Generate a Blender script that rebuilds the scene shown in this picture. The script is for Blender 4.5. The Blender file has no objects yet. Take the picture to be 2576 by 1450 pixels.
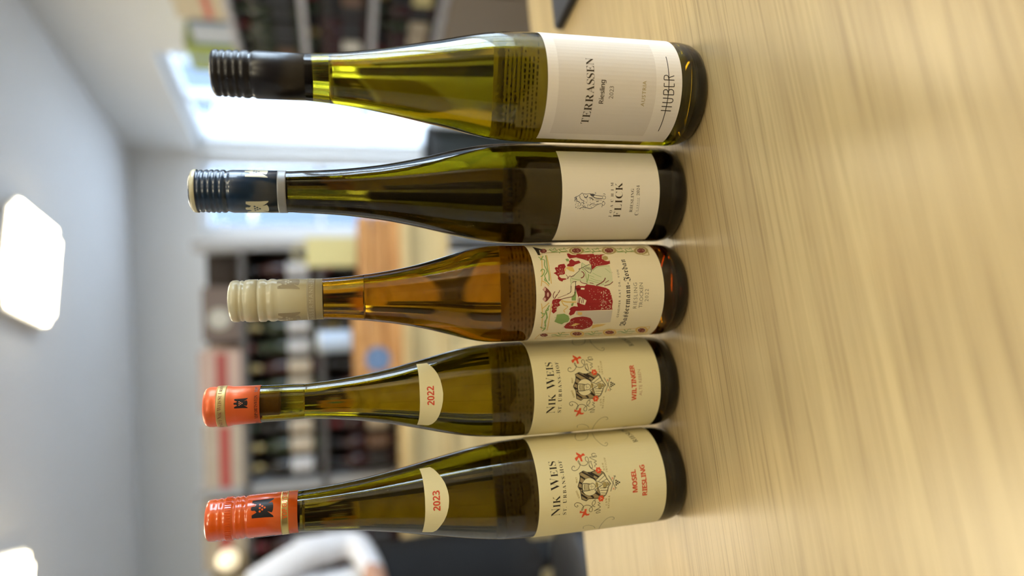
import bpy, bmesh, math, random, bisect
from mathutils import Vector, Matrix, Euler
random.seed(7)
SC = bpy.context.scene
COL = SC.collection
TZ = 0.76            # height of the table top above the floor
CEIL = 2.56          # height of the ceiling

# ------------------------------------------------------------------ camera
F, TH, RO = 1656.3, math.radians(14.3616), math.radians(-1.5867)
CAM = Vector((0.0, 0.0, TZ + 0.2665))
_d = Vector((0, math.cos(TH), -math.sin(TH)))
_u = Vector((0, math.sin(TH), math.cos(TH)))
_r = Vector((1, 0, 0))
R2 = _r * math.cos(RO) + _u * math.sin(RO)
U2 = _u * math.cos(RO) - _r * math.sin(RO)
cd = bpy.data.cameras.new('camera')
cam = bpy.data.objects.new('camera', cd)
COL.objects.link(cam)
m = Matrix.Identity(4)
for k, v in enumerate((-U2, R2, -_d)):           # the phone was held sideways: the picture lies on its side
    for j in range(3):
        m[j][k] = v[j]
m.translation = CAM
cam.matrix_world = m
cd.sensor_fit = 'HORIZONTAL'
cd.sensor_width = 36.0
cd.lens = F / 2576 * 36
cd.clip_start = 0.02
cd.clip_end = 200
cd.dof.use_dof = True
cd.dof.focus_distance = 0.485
cd.dof.aperture_fstop = 1.95
cd.dof.aperture_blades = 0
SC.camera = cam

# ------------------------------------------------------------------ sky and exposure
w = bpy.data.worlds.new('sky')
SC.world = w
w.use_nodes = True
bg = w.node_tree.nodes['Background']
bg.inputs[0].default_value = (0.68, 0.84, 1.0, 1)
bg.inputs[1].default_value = 18.0
PANEL_EMIT = 21.0
PANEL_COL = (1.0, 0.87, 0.60)
SC.view_settings.view_transform = 'Standard'
SC.view_settings.look = 'None'
SC.view_settings.gamma = 1.0
SC.view_settings.use_curve_mapping = False
SC.view_settings.exposure = 0.0
SC.cycles.max_bounces = 11
SC.cycles.transmission_bounces = 12
SC.cycles.glossy_bounces = 4
SC.cycles.diffuse_bounces = 3
SC.cycles.adaptive_threshold = 0.03
SC.cycles.transparent_max_bounces = 16
SC.cycles.sample_clamp_indirect = 6.0

# ------------------------------------------------------------------ helpers
def srgb(r, g, b):
    f = lambda c: (c / 255 / 12.92) if c / 255 <= 0.04045 else ((c / 255 + 0.055) / 1.055) ** 2.4
    return (f(r), f(g), f(b))

MATS = {}
def mat(name, col, rough=0.5, metal=0.0, trans=0.0, ior=1.45, emit=None, coat=0.0, spec=0.5, bump=None, vary=None):
    if name in MATS:
        return MATS[name]
    mt = bpy.data.materials.new(name)
    mt.use_nodes = True
    nt = mt.node_tree
    p = nt.nodes['Principled BSDF']
    p.inputs['Base Color'].default_value = (*col, 1)
    p.inputs['Roughness'].default_value = rough
    p.inputs['Metallic'].default_value = metal
    p.inputs['Transmission Weight'].default_value = trans
    p.inputs['IOR'].default_value = ior
    p.inputs['Coat Weight'].default_value = coat
    p.inputs['Coat Roughness'].default_value = 0.08
    p.inputs['Specular IOR Level'].default_value = spec
    if emit:
        p.inputs['Emission Color'].default_value = (*emit[0], 1)
        p.inputs['Emission Strength'].default_value = emit[1]
    if vary:          # (scale, amount): soft procedural variation of the colour
        tc = nt.nodes.new('ShaderNodeTexCoord')
        nz = nt.nodes.new('ShaderNodeTexNoise'); nz.inputs['Scale'].default_value = vary[0]; nz.inputs['Detail'].default_value = 4
        mx = nt.nodes.new('ShaderNodeMix'); mx.data_type = 'RGBA'
        mx.inputs[6].default_value = (*[c * (1 - vary[1]) for c in col], 1)
        mx.inputs[7].default_value = (*[min(1, c * (1 + vary[1])) for c in col], 1)
        nt.links.new(tc.outputs['Object'], nz.inputs['Vector'])
        nt.links.new(nz.outputs['Fac'], mx.inputs[0])
        nt.links.new(mx.outputs[2], p.inputs['Base Color'])
    if bump:          # (scale, distance in metres)
        tc = nt.nodes.new('ShaderNodeTexCoord')
        nz = nt.nodes.new('ShaderNodeTexNoise'); nz.inputs['Scale'].default_value = bump[0]; nz.inputs['Detail'].default_value = 3
        bp = nt.nodes.new('ShaderNodeBump'); bp.inputs['Distance'].default_value = bump[1]; bp.inputs['Strength'].default_value = 0.6
        nt.links.new(tc.outputs['Object'], nz.inputs['Vector'])
        nt.links.new(nz.outputs['Fac'], bp.inputs['Height'])
        nt.links.new(bp.outputs['Normal'], p.inputs['Normal'])
    MATS[name] = mt
    return mt

def wood(name, dark, light, grain=(3.0, 60.0, 60.0), rough=0.42, bumpd=0.0004, coat=0.0, rot=0.0, contrast=0.5, pores=(1.6, 5.5)):
    if name in MATS:
        return MATS[name]
    mt = bpy.data.materials.new(name); mt.use_nodes = True
    nt = mt.node_tree; N = nt.nodes.new; L = nt.links.new
    p = nt.nodes['Principled BSDF']
    tc = N('ShaderNodeTexCoord')
    def noise(sc, scale, det, dist=0.0):
        mp = N('ShaderNodeMapping'); mp.inputs['Scale'].default_value = sc
        L(tc.outputs['Object'], mp.inputs['Vector'])
        n = N('ShaderNodeTexNoise'); n.inputs['Scale'].default_value = scale; n.inputs['Detail'].default_value = det
        n.inputs['Roughness'].default_value = 0.6; n.inputs['Distortion'].default_value = dist
        L(mp.outputs[0], n.inputs['Vector'])
        return n
    g1 = noise(grain, 1.0, 4, 0.4)                       # broad figure
    g2 = noise((grain[0] * pores[0], grain[1] * pores[1], grain[2] * pores[1]), 1.0, 2)   # fine pores
    g3 = noise((0.9, 6.0, 6.0), 1.0, 2)                  # slow tone drift
    r1 = N('ShaderNodeValToRGB'); r1.color_ramp.elements[0].position = 0.5 - 0.5 * contrast; r1.color_ramp.elements[1].position = 0.5 + 0.4 * contrast
    r1.color_ramp.elements[0].color = (*dark, 1); r1.color_ramp.elements[1].color = (*light, 1)
    L(g1.outputs['Fac'], r1.inputs[0])
    r2 = N('ShaderNodeValToRGB'); r2.color_ramp.elements[0].position = 0.36; r2.color_ramp.elements[1].position = 0.49
    r2.color_ramp.elements[0].color = (0.62, 0.58, 0.52, 1); r2.color_ramp.elements[1].color = (1, 1, 1, 1)
    L(g2.outputs['Fac'], r2.inputs[0])
    mx = N('ShaderNodeMix'); mx.data_type = 'RGBA'; mx.blend_type = 'MULTIPLY'; mx.inputs[0].default_value = 0.75
    L(r1.outputs[0], mx.inputs[6]); L(r2.outputs[0], mx.inputs[7])
    r3 = N('ShaderNodeValToRGB'); r3.color_ramp.elements[0].position = 0.3; r3.color_ramp.elements[1].position = 0.7
    r3.color_ramp.elements[0].color = (0.86, 0.83, 0.80, 1); r3.color_ramp.elements[1].color = (1.0, 1.0, 1.0, 1)
    L(g3.outputs['Fac'], r3.inputs[0])
    m2 = N('ShaderNodeMix'); m2.data_type = 'RGBA'; m2.blend_type = 'MULTIPLY'; m2.inputs[0].default_value = 1.0
    L(mx.outputs[2], m2.inputs[6]); L(r3.outputs[0], m2.inputs[7])
    L(m2.outputs[2], p.inputs['Base Color'])
    p.inputs['Roughness'].default_value = rough
    p.inputs['Coat Weight'].default_value = coat; p.inputs['Coat Roughness'].default_value = 0.25
    bp = N('ShaderNodeBump'); bp.inputs['Distance'].default_value = bumpd; bp.inputs['Strength'].default_value = 0.5
    L(g2.outputs['Fac'], bp.inputs['Height']); L(bp.outputs['Normal'], p.inputs['Normal'])
    MATS[name] = mt
    return mt

def link(name, me, mt=None, parent=None, smooth=False):
    o = bpy.data.objects.new(name, me)
    COL.objects.link(o)
    if mt is not None and not me.materials:
        me.materials.append(mt)
    if smooth:
        for p in me.polygons:
            p.use_smooth = True
    if parent:
        o.parent = parent
    return o

def from_bm(name, bm, mt=None, parent=None, smooth=False):
    me = bpy.data.meshes.new(name)
    bmesh.ops.recalc_face_normals(bm, faces=bm.faces[:])
    bm.to_mesh(me); bm.free()
    return link(name, me, mt, parent, smooth)

def empty(name, loc=(0, 0, 0), rz=0.0):
    o = bpy.data.objects.new(name, None)
    o.empty_display_size = 0.05
    o.location = loc
    o.rotation_euler = (0, 0, rz)
    COL.objects.link(o)
    return o

def tag(o, label=None, cat=None, group=None, kind=None):
    if label: o['label'] = label
    if cat: o['category'] = cat
    if group: o['group'] = group
    if kind: o['kind'] = kind
    return o

def box(bm, x0, x1, y0, y1, z0, z1, M=None):
    vs = [bm.verts.new((x, y, z)) for x in (x0, x1) for y in (y0, y1) for z in (z0, z1)]
    if M is not None:
        for v in vs: v.co = M @ v.co
    for f in ((0, 1, 3, 2), (4, 6, 7, 5), (0, 4, 5, 1), (2, 3, 7, 6), (0, 2, 6, 4), (1, 5, 7, 3)):
        bm.faces.new([vs[i] for i in f])
    return vs

def box_obj(name, dims, mt, parent=None, bev=0.0, M=None):
    bm = bmesh.new(); box(bm, *dims, M=M)
    if bev:
        bmesh.ops.bevel(bm, geom=bm.edges[:], offset=bev, segments=2, affect='EDGES', profile=0.6)
    return from_bm(name, bm, mt, parent)

def lathe_bm(prof, seg=64, close=False):
    bm = bmesh.new()
    rings = []
    for r, z in prof:
        if r < 1e-6:
            rings.append([bm.verts.new((0, 0, z))])
        else:
            rings.append([bm.verts.new((r * math.sin(2 * math.pi * k / seg), -r * math.cos(2 * math.pi * k / seg), z)) for k in range(seg)])
    n = len(rings)
    for i in range(n if close else n - 1):
        a, b = rings[i], rings[(i + 1) % n]
        for k in range(seg):
            k2 = (k + 1) % seg
            if len(a) == 1 and len(b) == 1: continue
            if len(a) == 1: bm.faces.new((a[0], b[k], b[k2]))
            elif len(b) == 1: bm.faces.new((a[k], b[0], a[k2]))
            else: bm.faces.new((a[k], b[k], b[k2], a[k2]))
    return bm

def smooth_interp(pts, n=4):
    """Catmull-Rom through the points, n steps per span"""
    out = []
    P = [pts[0]] + list(pts) + [pts[-1]]
    for i in range(1, len(P) - 2):
        p0, p1, p2, p3 = P[i - 1], P[i], P[i + 1], P[i + 2]
        for k in range(n):
            t = k / n
            out.append(tuple(0.5 * ((2 * b) + (-a + c) * t + (2 * a - 5 * b + 4 * c - d) * t * t + (-a + 3 * b - 3 * c + d) * t ** 3)
                             for a, b, c, d in zip(p0, p1, p2, p3)))
    out.append(tuple(pts[-1]))
    return out

def px_ray(x, y):
    """direction of the view ray through a pixel of the 2576 x 1450 frame"""
    return (_d + R2 * ((1450 - y - 725) / F) - U2 * ((x - 1288) / F)).normalized()
def px_z(x, y, z):
    v = px_ray(x, y); return CAM + v * ((z - CAM.z) / v.z)
def px_y(x, y, Y):
    v = px_ray(x, y); return CAM + v * (Y / v.y)
def project(P):
    q = P - CAM; z = q.dot(_d)
    return (1288 - F * q.dot(U2) / z, 1450 - (725 + F * q.dot(R2) / z))

# ------------------------------------------------------------------ the room
M_CEIL = mat('ceiling_paint', (0.88, 0.88, 0.90), 0.9, vary=(2.0, 0.02))
M_WALL = mat('wall_paint', (0.74, 0.74, 0.74), 0.9, vary=(2.5, 0.03))
M_FLOOR = mat('floor_screed', (0.32, 0.32, 0.33), 0.55, vary=(6.0, 0.12))
M_FRAME = mat('window_frame_white', (0.70, 0.72, 0.76), 0.4)
XL, YF, YB, XR = -3.3, -2.3, 5.45, 1.10
def right_x(y): return XR + 0.264 * (YB - y)
WANG = math.atan2(0.264, 1.0)                     # the right wall runs obliquely towards the camera
e1 = Vector((math.cos(WANG), math.sin(WANG), 0))  # across the room
e2 = Vector((-math.sin(WANG), math.cos(WANG), 0)) # into the room

M_DARKWALL = mat('wall_dark_brown', (0.10, 0.075, 0.06), 0.8, vary=(3.0, 0.1))
tag(box_obj('floor', (XL - .3, 4.2, YF - .3, YB + .3, -0.1, 0.0), M_FLOOR), kind='structure')
tag(box_obj('ceiling', (XL - .3, 4.2, YF - .3, YB + .3, CEIL, CEIL + 0.12), M_CEIL), kind='structure')
tag(box_obj('wall_left', (XL - 0.2, XL, YF, YB, 0, CEIL), M_WALL), kind='structure')
tag(box_obj('wall_front', (XL, 4.0, YF - 0.2, YF, 0, CEIL), M_DARKWALL), kind='structure')
# back wall with the opening of a corner window
bm = bmesh.new()
WB = (0.50, 1.06, 0.32, 2.06)
box(bm, XL, WB[0], YB, YB + .2, 0, CEIL); box(bm, WB[1], XR + .3, YB, YB + .2, 0, CEIL)
box(bm, WB[0], WB[1], YB, YB + .2, 0, WB[2]); box(bm, WB[0], WB[1], YB, YB + .2, WB[3], CEIL)
tag(from_bm('wall_back', bm, M_WALL), kind='structure')
# right wall: local x runs from the back corner towards the camera, local y outwards
MR = Matrix.Translation((XR, YB, 0)) @ Matrix.Rotation(WANG - math.pi / 2, 4, 'Z')
WR = [(0.05, 1.28, 0.32, 2.06), (3.5, 6.0, 0.30, 2.25)]
bm = bmesh.new()
xs = 0.0
for a, b, z0, z1 in WR:
    box(bm, xs, a, 0, 0.2, 0, CEIL, MR)
    box(bm, a, b, 0, 0.2, 0, z0, MR); box(bm, a, b, 0, 0.2, z1, CEIL, MR)
    xs = b
box(bm, xs, 8.1, 0, 0.2, 0, CEIL, MR)
tag(from_bm('wall_right', bm, M_WALL), kind='structure')
# thin window glass
gm = bpy.data.materials.new('window_glass'); gm.use_nodes = True
nt = gm.node_tree; nt.nodes.remove(nt.nodes['Principled BSDF'])
tr = nt.nodes.new('ShaderNodeBsdfTransparent'); gl = nt.nodes.new('ShaderNodeBsdfGlossy'); gl.inputs['Roughness'].default_value = 0.02
fr = nt.nodes.new('ShaderNodeMixShader'); fr.inputs[0].default_value = 0.06
nt.links.new(tr.outputs[0], fr.inputs[1]); nt.links.new(gl.outputs[0], fr.inputs[2])
nt.links.new(fr.outputs[0], nt.nodes['Material Output'].inputs[0])

def window(name, a, b, z0, z1, nx, nz, M, t=0.05):
    w = empty(name); tag(w, kind='structure')
    bm = bmesh.new()
    box(bm, a, a + t, 0.06, 0.14, z0, z1, M); box(bm, b - t, b, 0.06, 0.14, z0, z1, M)
    box(bm, a + t, b - t, 0.06, 0.14, z0, z0 + t, M); box(bm, a + t, b - t, 0.06, 0.14, z1 - t, z1, M)
    from_bm('window_frame', bm, M_FRAME, w)
    for k in range(1, nx):
        x = a + (b - a) * k / nx
        box_obj('mullion', (x - .025, x + .025, 0.07, 0.13, z0 + t, z1 - t), M_FRAME, w, M=M)
    for k in range(1, nz):
        z = z0 + (z1 - z0) * k / nz
        box_obj('transom', (a + t, b - t, 0.075, 0.125, z - .02, z + .02), M_FRAME, w, M=M)
    for i in range(nx):
        for k in range(nz):
            x0 = a + (b - a) * i / nx + .02; x1 = a + (b - a) * (i + 1) / nx - .02
            za = z0 + (z1 - z0) * k / nz + .02; zb = z0 + (z1 - z0) * (k + 1) / nz - .02
            box_obj('pane', (x0, x1, 0.097, 0.103, za, zb), gm, w, M=M)
    return w
MB_ = Matrix.Translation((0, YB, 0))
window('window_1', WB[0], WB[1], WB[2], WB[3], 1, 2, MB_)
window('window_2', *WR[0], 2, 1, MR)
window('window_3', *WR[1], 3, 2, MR, 0.07)

# outside: pavement and the house over the street
tag(box_obj('pavement', (-25, 40, -30, 40, -0.5, -0.12), mat('pavement_grey', (0.62, 0.64, 0.66), 0.9, vary=(1.0, 0.1))), kind='structure')
M_FAC = mat('facade_pale', (0.046, 0.060, 0.084), 0.9, vary=(0.5, 0.05))
M_FACW = mat('facade_white', (0.12, 0.125, 0.13), 0.8)
M_FACG = mat('facade_glass', (0.03, 0.04, 0.055), 0.1)
hs = empty('street_house', (0, 0, 0))
MH = Matrix.Translation((4.2, 13.5, -0.12)) @ Matrix.Rotation(math.radians(-22), 4, 'Z')
box_obj('wall', (-9, 14, 0, 4, 0, 6.6), M_FAC, hs, M=MH)
box_obj('plinth', (-9, 14, -0.06, 0.0, 0, 0.5), M_FACW, hs, M=MH)
for k in range(16):
    x = -7.6 + (k % 8) * 2.6; zw = 0.9 + (k // 8) * 2.9
    wd = box_obj('window', (x, x + 1.2, -0.05, 0.02, zw, zw + 1.7), M_FACW, hs, M=MH)
    box_obj('pane', (x + .12, x + 1.08, -0.07, -0.04, zw + .1, zw + 1.6), M_FACG, wd, M=MH)
box_obj('cornice', (-9.1, 14.1, -0.15, 0.0, 6.4, 6.65), M_FACW, hs, M=MH)
tag(hs, 'pale blue house with white windows seen through the shop window', 'building')

# ceiling panels, in a grid turned with the room
A0 = Vector((0.18, 3.74, 0))
def panel(off1, off2, label):
    c = A0 + e1 * off1 + e2 * off2
    p = empty('ceiling_light', (c.x, c.y, CEIL), WANG)
    bm = bmesh.new(); h = 0.275
    box(bm, -h, h, -h, h, -0.045, 0.0)
    bmesh.ops.bevel(bm, geom=[e for e in bm.edges if abs(e.verts[0].co.z - e.verts[1].co.z) > 0.01], offset=0.05, segments=4, affect='EDGES')
    from_bm('housing', bm, mat('panel_housing', (0.8, 0.8, 0.8), 0.5), p)
    bm = bmesh.new(); h = 0.255
    box(bm, -h, h, -h, h, -0.058, -0.046)
    bmesh.ops.bevel(bm, geom=[e for e in bm.edges if abs(e.verts[0].co.z - e.verts[1].co.z) > 0.005], offset=0.05, segments=4, affect='EDGES')
    from_bm('diffuser', bm, mat('panel_glow', (0.9, 0.9, 0.85), 0.5, emit=(PANEL_COL, PANEL_EMIT)), p)
    tag(p, label, 'ceiling light', 'square light panels on the ceiling')
panel(0, 0, 'square glowing light panel on the ceiling behind the bottles')
panel(-1.62, 0.0, 'square glowing light panel cut off at the left ceiling edge of the picture')
for i, (a, b, s) in enumerate(((0.0, -1.9, 'right over the table'), (-1.62, -1.9, 'left of the table'),
                               (0.1, -5.0, 'over the photographer'), (-1.62, -5.0, 'left of the photographer'),
                               (0.9, -5.7, 'right behind the photographer'), (-0.76, -5.7, 'left behind the photographer'))):
    panel(a, b, 'square light panel on the ceiling ' + s)

# ------------------------------------------------------------------ the table
M_TABLE = wood('table_oak', srgb(184, 158, 110), srgb(210, 184, 130), (2.6, 70, 70), 0.36, 0.00015, coat=0.3, pores=(2.6, 7.5))
TA = math.atan2(0.1836, 0.751)
te1 = Vector((math.cos(TA), math.sin(TA), 0)); te2 = Vector((-math.sin(TA), math.cos(TA), 0))
tb = Vector((0.0375, 0.8155, 0))                 # a point on the back edge
tbl = empty('display_table', (tb.x, tb.y, 0), TA)
bm = bmesh.new(); box(bm, -1.0, 0.9, -0.95, 0.0, TZ - 0.035, TZ)
bmesh.ops.bevel(bm, geom=bm.edges[:], offset=0.002, segments=2, affect='EDGES')
from_bm('table_top', bm, M_TABLE, tbl)
M_LEG = mat('table_leg_steel', (0.20, 0.20, 0.21), 0.45, metal=0.6)
for x in (-0.93, 0.83):
    for y in (-0.88, -0.07):
        box_obj('leg', (x - .025, x + .025, y - .025, y + .025, 0, TZ - 0.035), M_LEG, tbl, 0.002)
box_obj('apron', (-0.9, 0.8, -0.10, -0.08, TZ - 0.095, TZ - 0.035), M_LEG, tbl)
box_obj('apron', (-0.9, 0.8, -0.87, -0.85, TZ - 0.095, TZ - 0.035), M_LEG, tbl)
tag(tbl, 'light oak tabletop on which the five wine bottles stand', 'table')

# ------------------------------------------------------------------ the five bottles: geometry of revolution and printing on it
class Bottle:
    def __init__(s, X, Y, prof, tilt=0.0):
        s.prof = sorted((z, r) for z, r in prof)         # outer glass radius by height
        s.zs = [q[0] for q in s.prof]
        s.root = empty('wine_bottle', (X, Y, TZ))
        s.root.rotation_euler = (0, tilt, 0)
        s.M = Matrix.Translation((X, Y, TZ)) @ Matrix.Rotation(tilt, 4, 'Y')
        s.Mi = s.M.inverted()
        s.caps = []                                       # (z, r) of the closure, for printing on it
    def r(s, z):
        P = s.prof; k = bisect.bisect_left(s.zs, z)
        if k <= 0: return P[0][1]
        if k >= len(P): return P[-1][1]
        (a, ra), (b, rb) = P[k - 1], P[k]
        return ra + (rb - ra) * (z - a) / (b - a)
    def hit(s, x, y, r=None):
        """pixel -> (angle from the camera-facing side, height) on the bottle's skin"""
        o = s.Mi @ CAM; v = s.Mi.to_3x3() @ px_ray(x, y)
        rr = r or 0.036; z = 0.1
        for _ in range(40):
            a = v.x ** 2 + v.y ** 2; b = o.x * v.x + o.y * v.y; c = o.x ** 2 + o.y ** 2 - rr * rr
            D = b * b - a * c
            t = (-b - math.sqrt(D)) / a if D > 0 else -b / a
            P = o + v * t; z = P.z
            if r: break
            nr = s.r(z) + 0.0002
            if abs(nr - rr) < 2e-6: break
            rr = 0.5 * rr + 0.5 * nr
        return math.atan2(P.x, -P.y), z
    def zf(s, x, r):
        """height at which the front of a ring of radius r shows at picture column x"""
        lo, hi = -0.02, 0.42
        for _ in range(40):
            mid = (lo + hi) / 2
            if project(s.M @ Vector((0, -r, mid)))[0] > x: lo = mid
            else: hi = mid
        return (lo + hi) / 2

class Sheet:
    """a flat drawing (s across, z up, in metres) wrapped round a bottle"""
    def __init__(s, b, rfun, off=0.0004, rref=None):
        s.b, s.rfun, s.off = b, rfun, off
        s.rref = rref
    def wrap(s, q, lift):
        ph = q[0] / s.rref; r = s.rfun(q[1]) + s.off + lift
        return Vector((r * math.sin(ph), -r * math.cos(ph), q[1]))
    def px(s, x, y, r=None):
        ph, z = s.b.hit(x, y, r); return (ph * s.rref, z)
    def T(s, ox, oy, k, ds=0.0, dz=0.0, r=None):
        def f(pts):
            out = []
            for x, y in pts:
                a = s.px(ox + x / k, oy + y / k, r); out.append((a[0] + ds, a[1] + dz))
            return out
        return f

class Ink:
    """2D faces of one colour, finally wrapped on a sheet"""
    def __init__(s): s.bm = bmesh.new()
    def poly(s, pts):
        try:
            f = s.bm.faces.new([s.bm.verts.new((p[0], p[1], 0)) for p in pts])
        except ValueError: return
        bmesh.ops.triangulate(s.bm, faces=[f])
    def stroke(s, pts, w, smooth=3, taper=False):
        if smooth > 1 and len(pts) > 2: pts = smooth_interp(pts, smooth)
        n = len(pts); L = []; R = []
        for i in range(n):
            a = pts[max(0, i - 1)]; b = pts[min(n - 1, i + 1)]
            dx, dy = b[0] - a[0], b[1] - a[1]; l = math.hypot(dx, dy) or 1e-9
            ww = w / 2 * ((0.35 + 0.65 * math.sin(math.pi * min(1, max(0, i / (n - 1))))) if taper else 1)
            L.append(s.bm.verts.new((pts[i][0] - dy / l * ww, pts[i][1] + dx / l * ww, 0)))
            R.append(s.bm.verts.new((pts[i][0] + dy / l * ww, pts[i][1] - dx / l * ww, 0)))
        for i in range(n - 1):
            s.bm.faces.new((L[i], R[i], R[i + 1], L[i + 1]))
    def ell(s, c, rx, ry, n=14, jag=0.0, rot=0.0):
        pts = []
        for k in range(n):
            a = 2 * math.pi * k / n; j = 1 + jag * (1 if k % 2 else -1)
            x, y = rx * math.cos(a) * j, ry * math.sin(a) * j
            pts.append((c[0] + x * math.cos(rot) - y * math.sin(rot), c[1] + x * math.sin(rot) + y * math.cos(rot)))
        s.poly(pts)
    def build(s, name, sheet, mt, parent, lift=0.00006, step=0.003):
        xs = [v.co.x for v in s.bm.verts]
        if not xs: return None
        k = math.floor(min(xs) / step)
        while k * step < max(xs):
            bmesh.ops.bisect_plane(s.bm, geom=s.bm.verts[:] + s.bm.edges[:] + s.bm.faces[:], plane_co=(k * step, 0, 0), plane_no=(1, 0, 0))
            k += 1
        for v in s.bm.verts: v.co = sheet.wrap((v.co.x, v.co.y), lift)
        for f in s.bm.faces:
            c = f.calc_center_median()
            f.normal_update()
            if f.normal.x * c.x + f.normal.y * c.y < 0: f.normal_flip()
        me = bpy.data.meshes.new(name); s.bm.to_mesh(me); s.bm.free()
        return link(name, me, mt, parent)

# lettering ---------------------------------------------------------------
def _map(style, ch):
    o = ord(ch)
    tab = {'serif': (0x1D400, 0x1D41A, 0x1D7CE), 'fraktur': (0x1D56C, 0x1D586, None), 'sansb': (0x1D5D4, 0x1D5EE, 0x1D7EC), 'sansm': (0x1D5A0, 0x1D5BA, 0x1D7E2)}.get(style)
    if tab:
        if 'A' <= ch <= 'Z': return chr(tab[0] + o - 65)
        if 'a' <= ch <= 'z': return chr(tab[1] + o - 97)
        if ch.isdigit() and tab[2]: return chr(tab[2] + o - 48)
    return ch
_glyphs = {}
def glyph(style, ch, off=0.0):
    key = (style, ch, off)
    if key in _glyphs: return _glyphs[key]
    cu = bpy.data.curves.new('glyph', 'FONT'); cu.body = _map(style, ch); cu.resolution_u = 2; cu.offset = off
    o = bpy.data.objects.new('glyph', cu); COL.objects.link(o)
    bpy.context.view_layer.update()
    me = bpy.data.meshes.new_from_object(o.evaluated_get(bpy.context.evaluated_depsgraph_get()))
    vs = [(v.co.x, v.co.y) for v in me.vertices]; fs = [tuple(p.vertices) for p in me.polygons]
    bpy.data.objects.remove(o); bpy.data.curves.remove(cu); bpy.data.meshes.remove(me)
    x0 = min([v[0] for v in vs], default=0); x1 = max([v[0] for v in vs], default=0.2)
    _glyphs[key] = (vs, fs, x0, x1)
    return _glyphs[key]
def cap_height(style, off):
    vs = glyph(style, 'H', off)[0]
    return max(v[1] for v in vs) - min(v[1] for v in vs)

def text(ink, style, s, pl, pr, h, off=0.0, big=None, bigk=1.25, wid=1.0, space=0.35):
    """letters of s between two baseline points; h is the capital height; characters at the indices in big are enlarged"""
    k = h / cap_height(style, off); W = math.hypot(pr[0] - pl[0], pr[1] - pl[1])
    ux, uy = (pr[0] - pl[0]) / W, (pr[1] - pl[1]) / W
    ks = [k * (bigk if big and i in big else 1.0) for i in range(len(s))]
    ws = []
    for i, ch in enumerate(s):
        if ch == ' ': ws.append(space * h)
        else:
            g = glyph(style, ch, off); ws.append((g[3] - g[2]) * ks[i] * wid)
    n = len(s) - 1
    gap = (W - sum(ws)) / max(1, n)
    f = 1.0
    if gap < 0.05 * h and n:
        f = (W - n * 0.09 * h) / sum(ws); gap = 0.09 * h
    if n == 0: f = W / ws[0]; gap = 0
    x = 0.0
    for i, ch in enumerate(s):
        if ch != ' ':
            vs, fs, x0, x1 = glyph(style, ch, off)
            bv = []
            for vx, vy in vs:
                a = x + (vx - x0) * ks[i] * wid * f; b = vy * ks[i]
                bv.append(ink.bm.verts.new((pl[0] + ux * a - uy * b, pl[1] + uy * a + ux * b, 0)))
            for fc in fs:
                try: ink.bm.faces.new([bv[j] for j in fc])
                except ValueError: pass
        x += ws[i] * f + gap

def label_patch(name, b, ph0, ph1, z0, z1, mt, parent=None, off=0.0002, outline=None, corner=0.0):
    """thin paper sheet on the bottle's skin; outline = closed list of (s,z) instead of a rectangle"""
    bm = bmesh.new()
    n = max(6, int(abs(ph1 - ph0) / math.radians(4)))
    mz = max(1, int((z1 - z0) / 0.01))
    ph = [ph0 + (ph1 - ph0) * i / n for i in range(n + 1)]
    def P(a, z, o):
        r = b.r(z) + o
        return (r * math.sin(a), -r * math.cos(a), z)
    g = {}
    for o in (0, 1):
        for i in range(n + 1):
            for j in range(mz + 1):
                g[i, j, o] = bm.verts.new(P(ph[i], z0 + (z1 - z0) * j / mz, 0.00004 + o * off))
    for i in range(n):
        for j in range(mz):
            bm.faces.new((g[i, j, 1], g[i + 1, j, 1], g[i + 1, j + 1, 1], g[i, j + 1, 1]))
            bm.faces.new((g[i, j, 0], g[i, j + 1, 0], g[i + 1, j + 1, 0], g[i + 1, j, 0]))
    for i in range(n):
        bm.faces.new((g[i, 0, 0], g[i + 1, 0, 0], g[i + 1, 0, 1], g[i, 0, 1]))
        bm.faces.new((g[i, mz, 1], g[i + 1, mz, 1], g[i + 1, mz, 0], g[i, mz, 0]))
    for j in range(mz):
        bm.faces.new((g[0, j, 1], g[0, j + 1, 1], g[0, j + 1, 0], g[0, j, 0]))
        bm.faces.new((g[n, j, 0], g[n, j + 1, 0], g[n, j + 1, 1], g[n, j, 1]))
    return from_bm(name, bm, mt, parent or b.root, smooth=False)

def glass_parts(b, gmat, wmat, top, fill, neck_in=0.0093):
    R = b.r(0.06)
    low = [(0.0, 0.014), (0.012, 0.012), (0.022, 0.006), (0.028, 0.0012), (0.0315, 0.0), (R - 0.0052, 0.0008), (R - 0.0025, 0.0032), (R - 0.0008, 0.0075), (R, 0.0135)]
    zz = [0.0135 + (top - 0.0135) * i / 66 for i in range(1, 67)]
    outer = low + [(b.r(z), z) for z in zz]
    def inner(z): return max(min(b.r(z) - 0.0030, b.r(z) - 0.0030), neck_in if b.r(z) < 0.0165 else 0.0)
    inn = [(inner(z), z) for z in reversed(zz)] + [(R - 0.0034, 0.0135), (R - 0.006, 0.0098), (R - 0.011, 0.0085), (0.022, 0.0105), (0.012, 0.0165), (0.0, 0.0185)]
    bm = lathe_bm(outer + inn, 96)
    from_bm('glass_body', bm, gmat, b.root, True)
    o = 0.00025
    wp = [(0.0, 0.0185 - o), (0.012, 0.0165 - o), (0.022, 0.0105 - o), (R - 0.011, 0.0085 - o), (R - 0.006 + o, 0.0098 - o), (R - 0.0034 + o, 0.0135)]
    wp += [(inner(z) + o, z) for z in zz if z < fill] + [(inner(fill) + o, fill), (inner(fill) * 0.6, fill - 0.0003), (0.0, fill - 0.0003)]
    from_bm('wine', lathe_bm(wp, 96), wmat, b.root, True)

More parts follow.
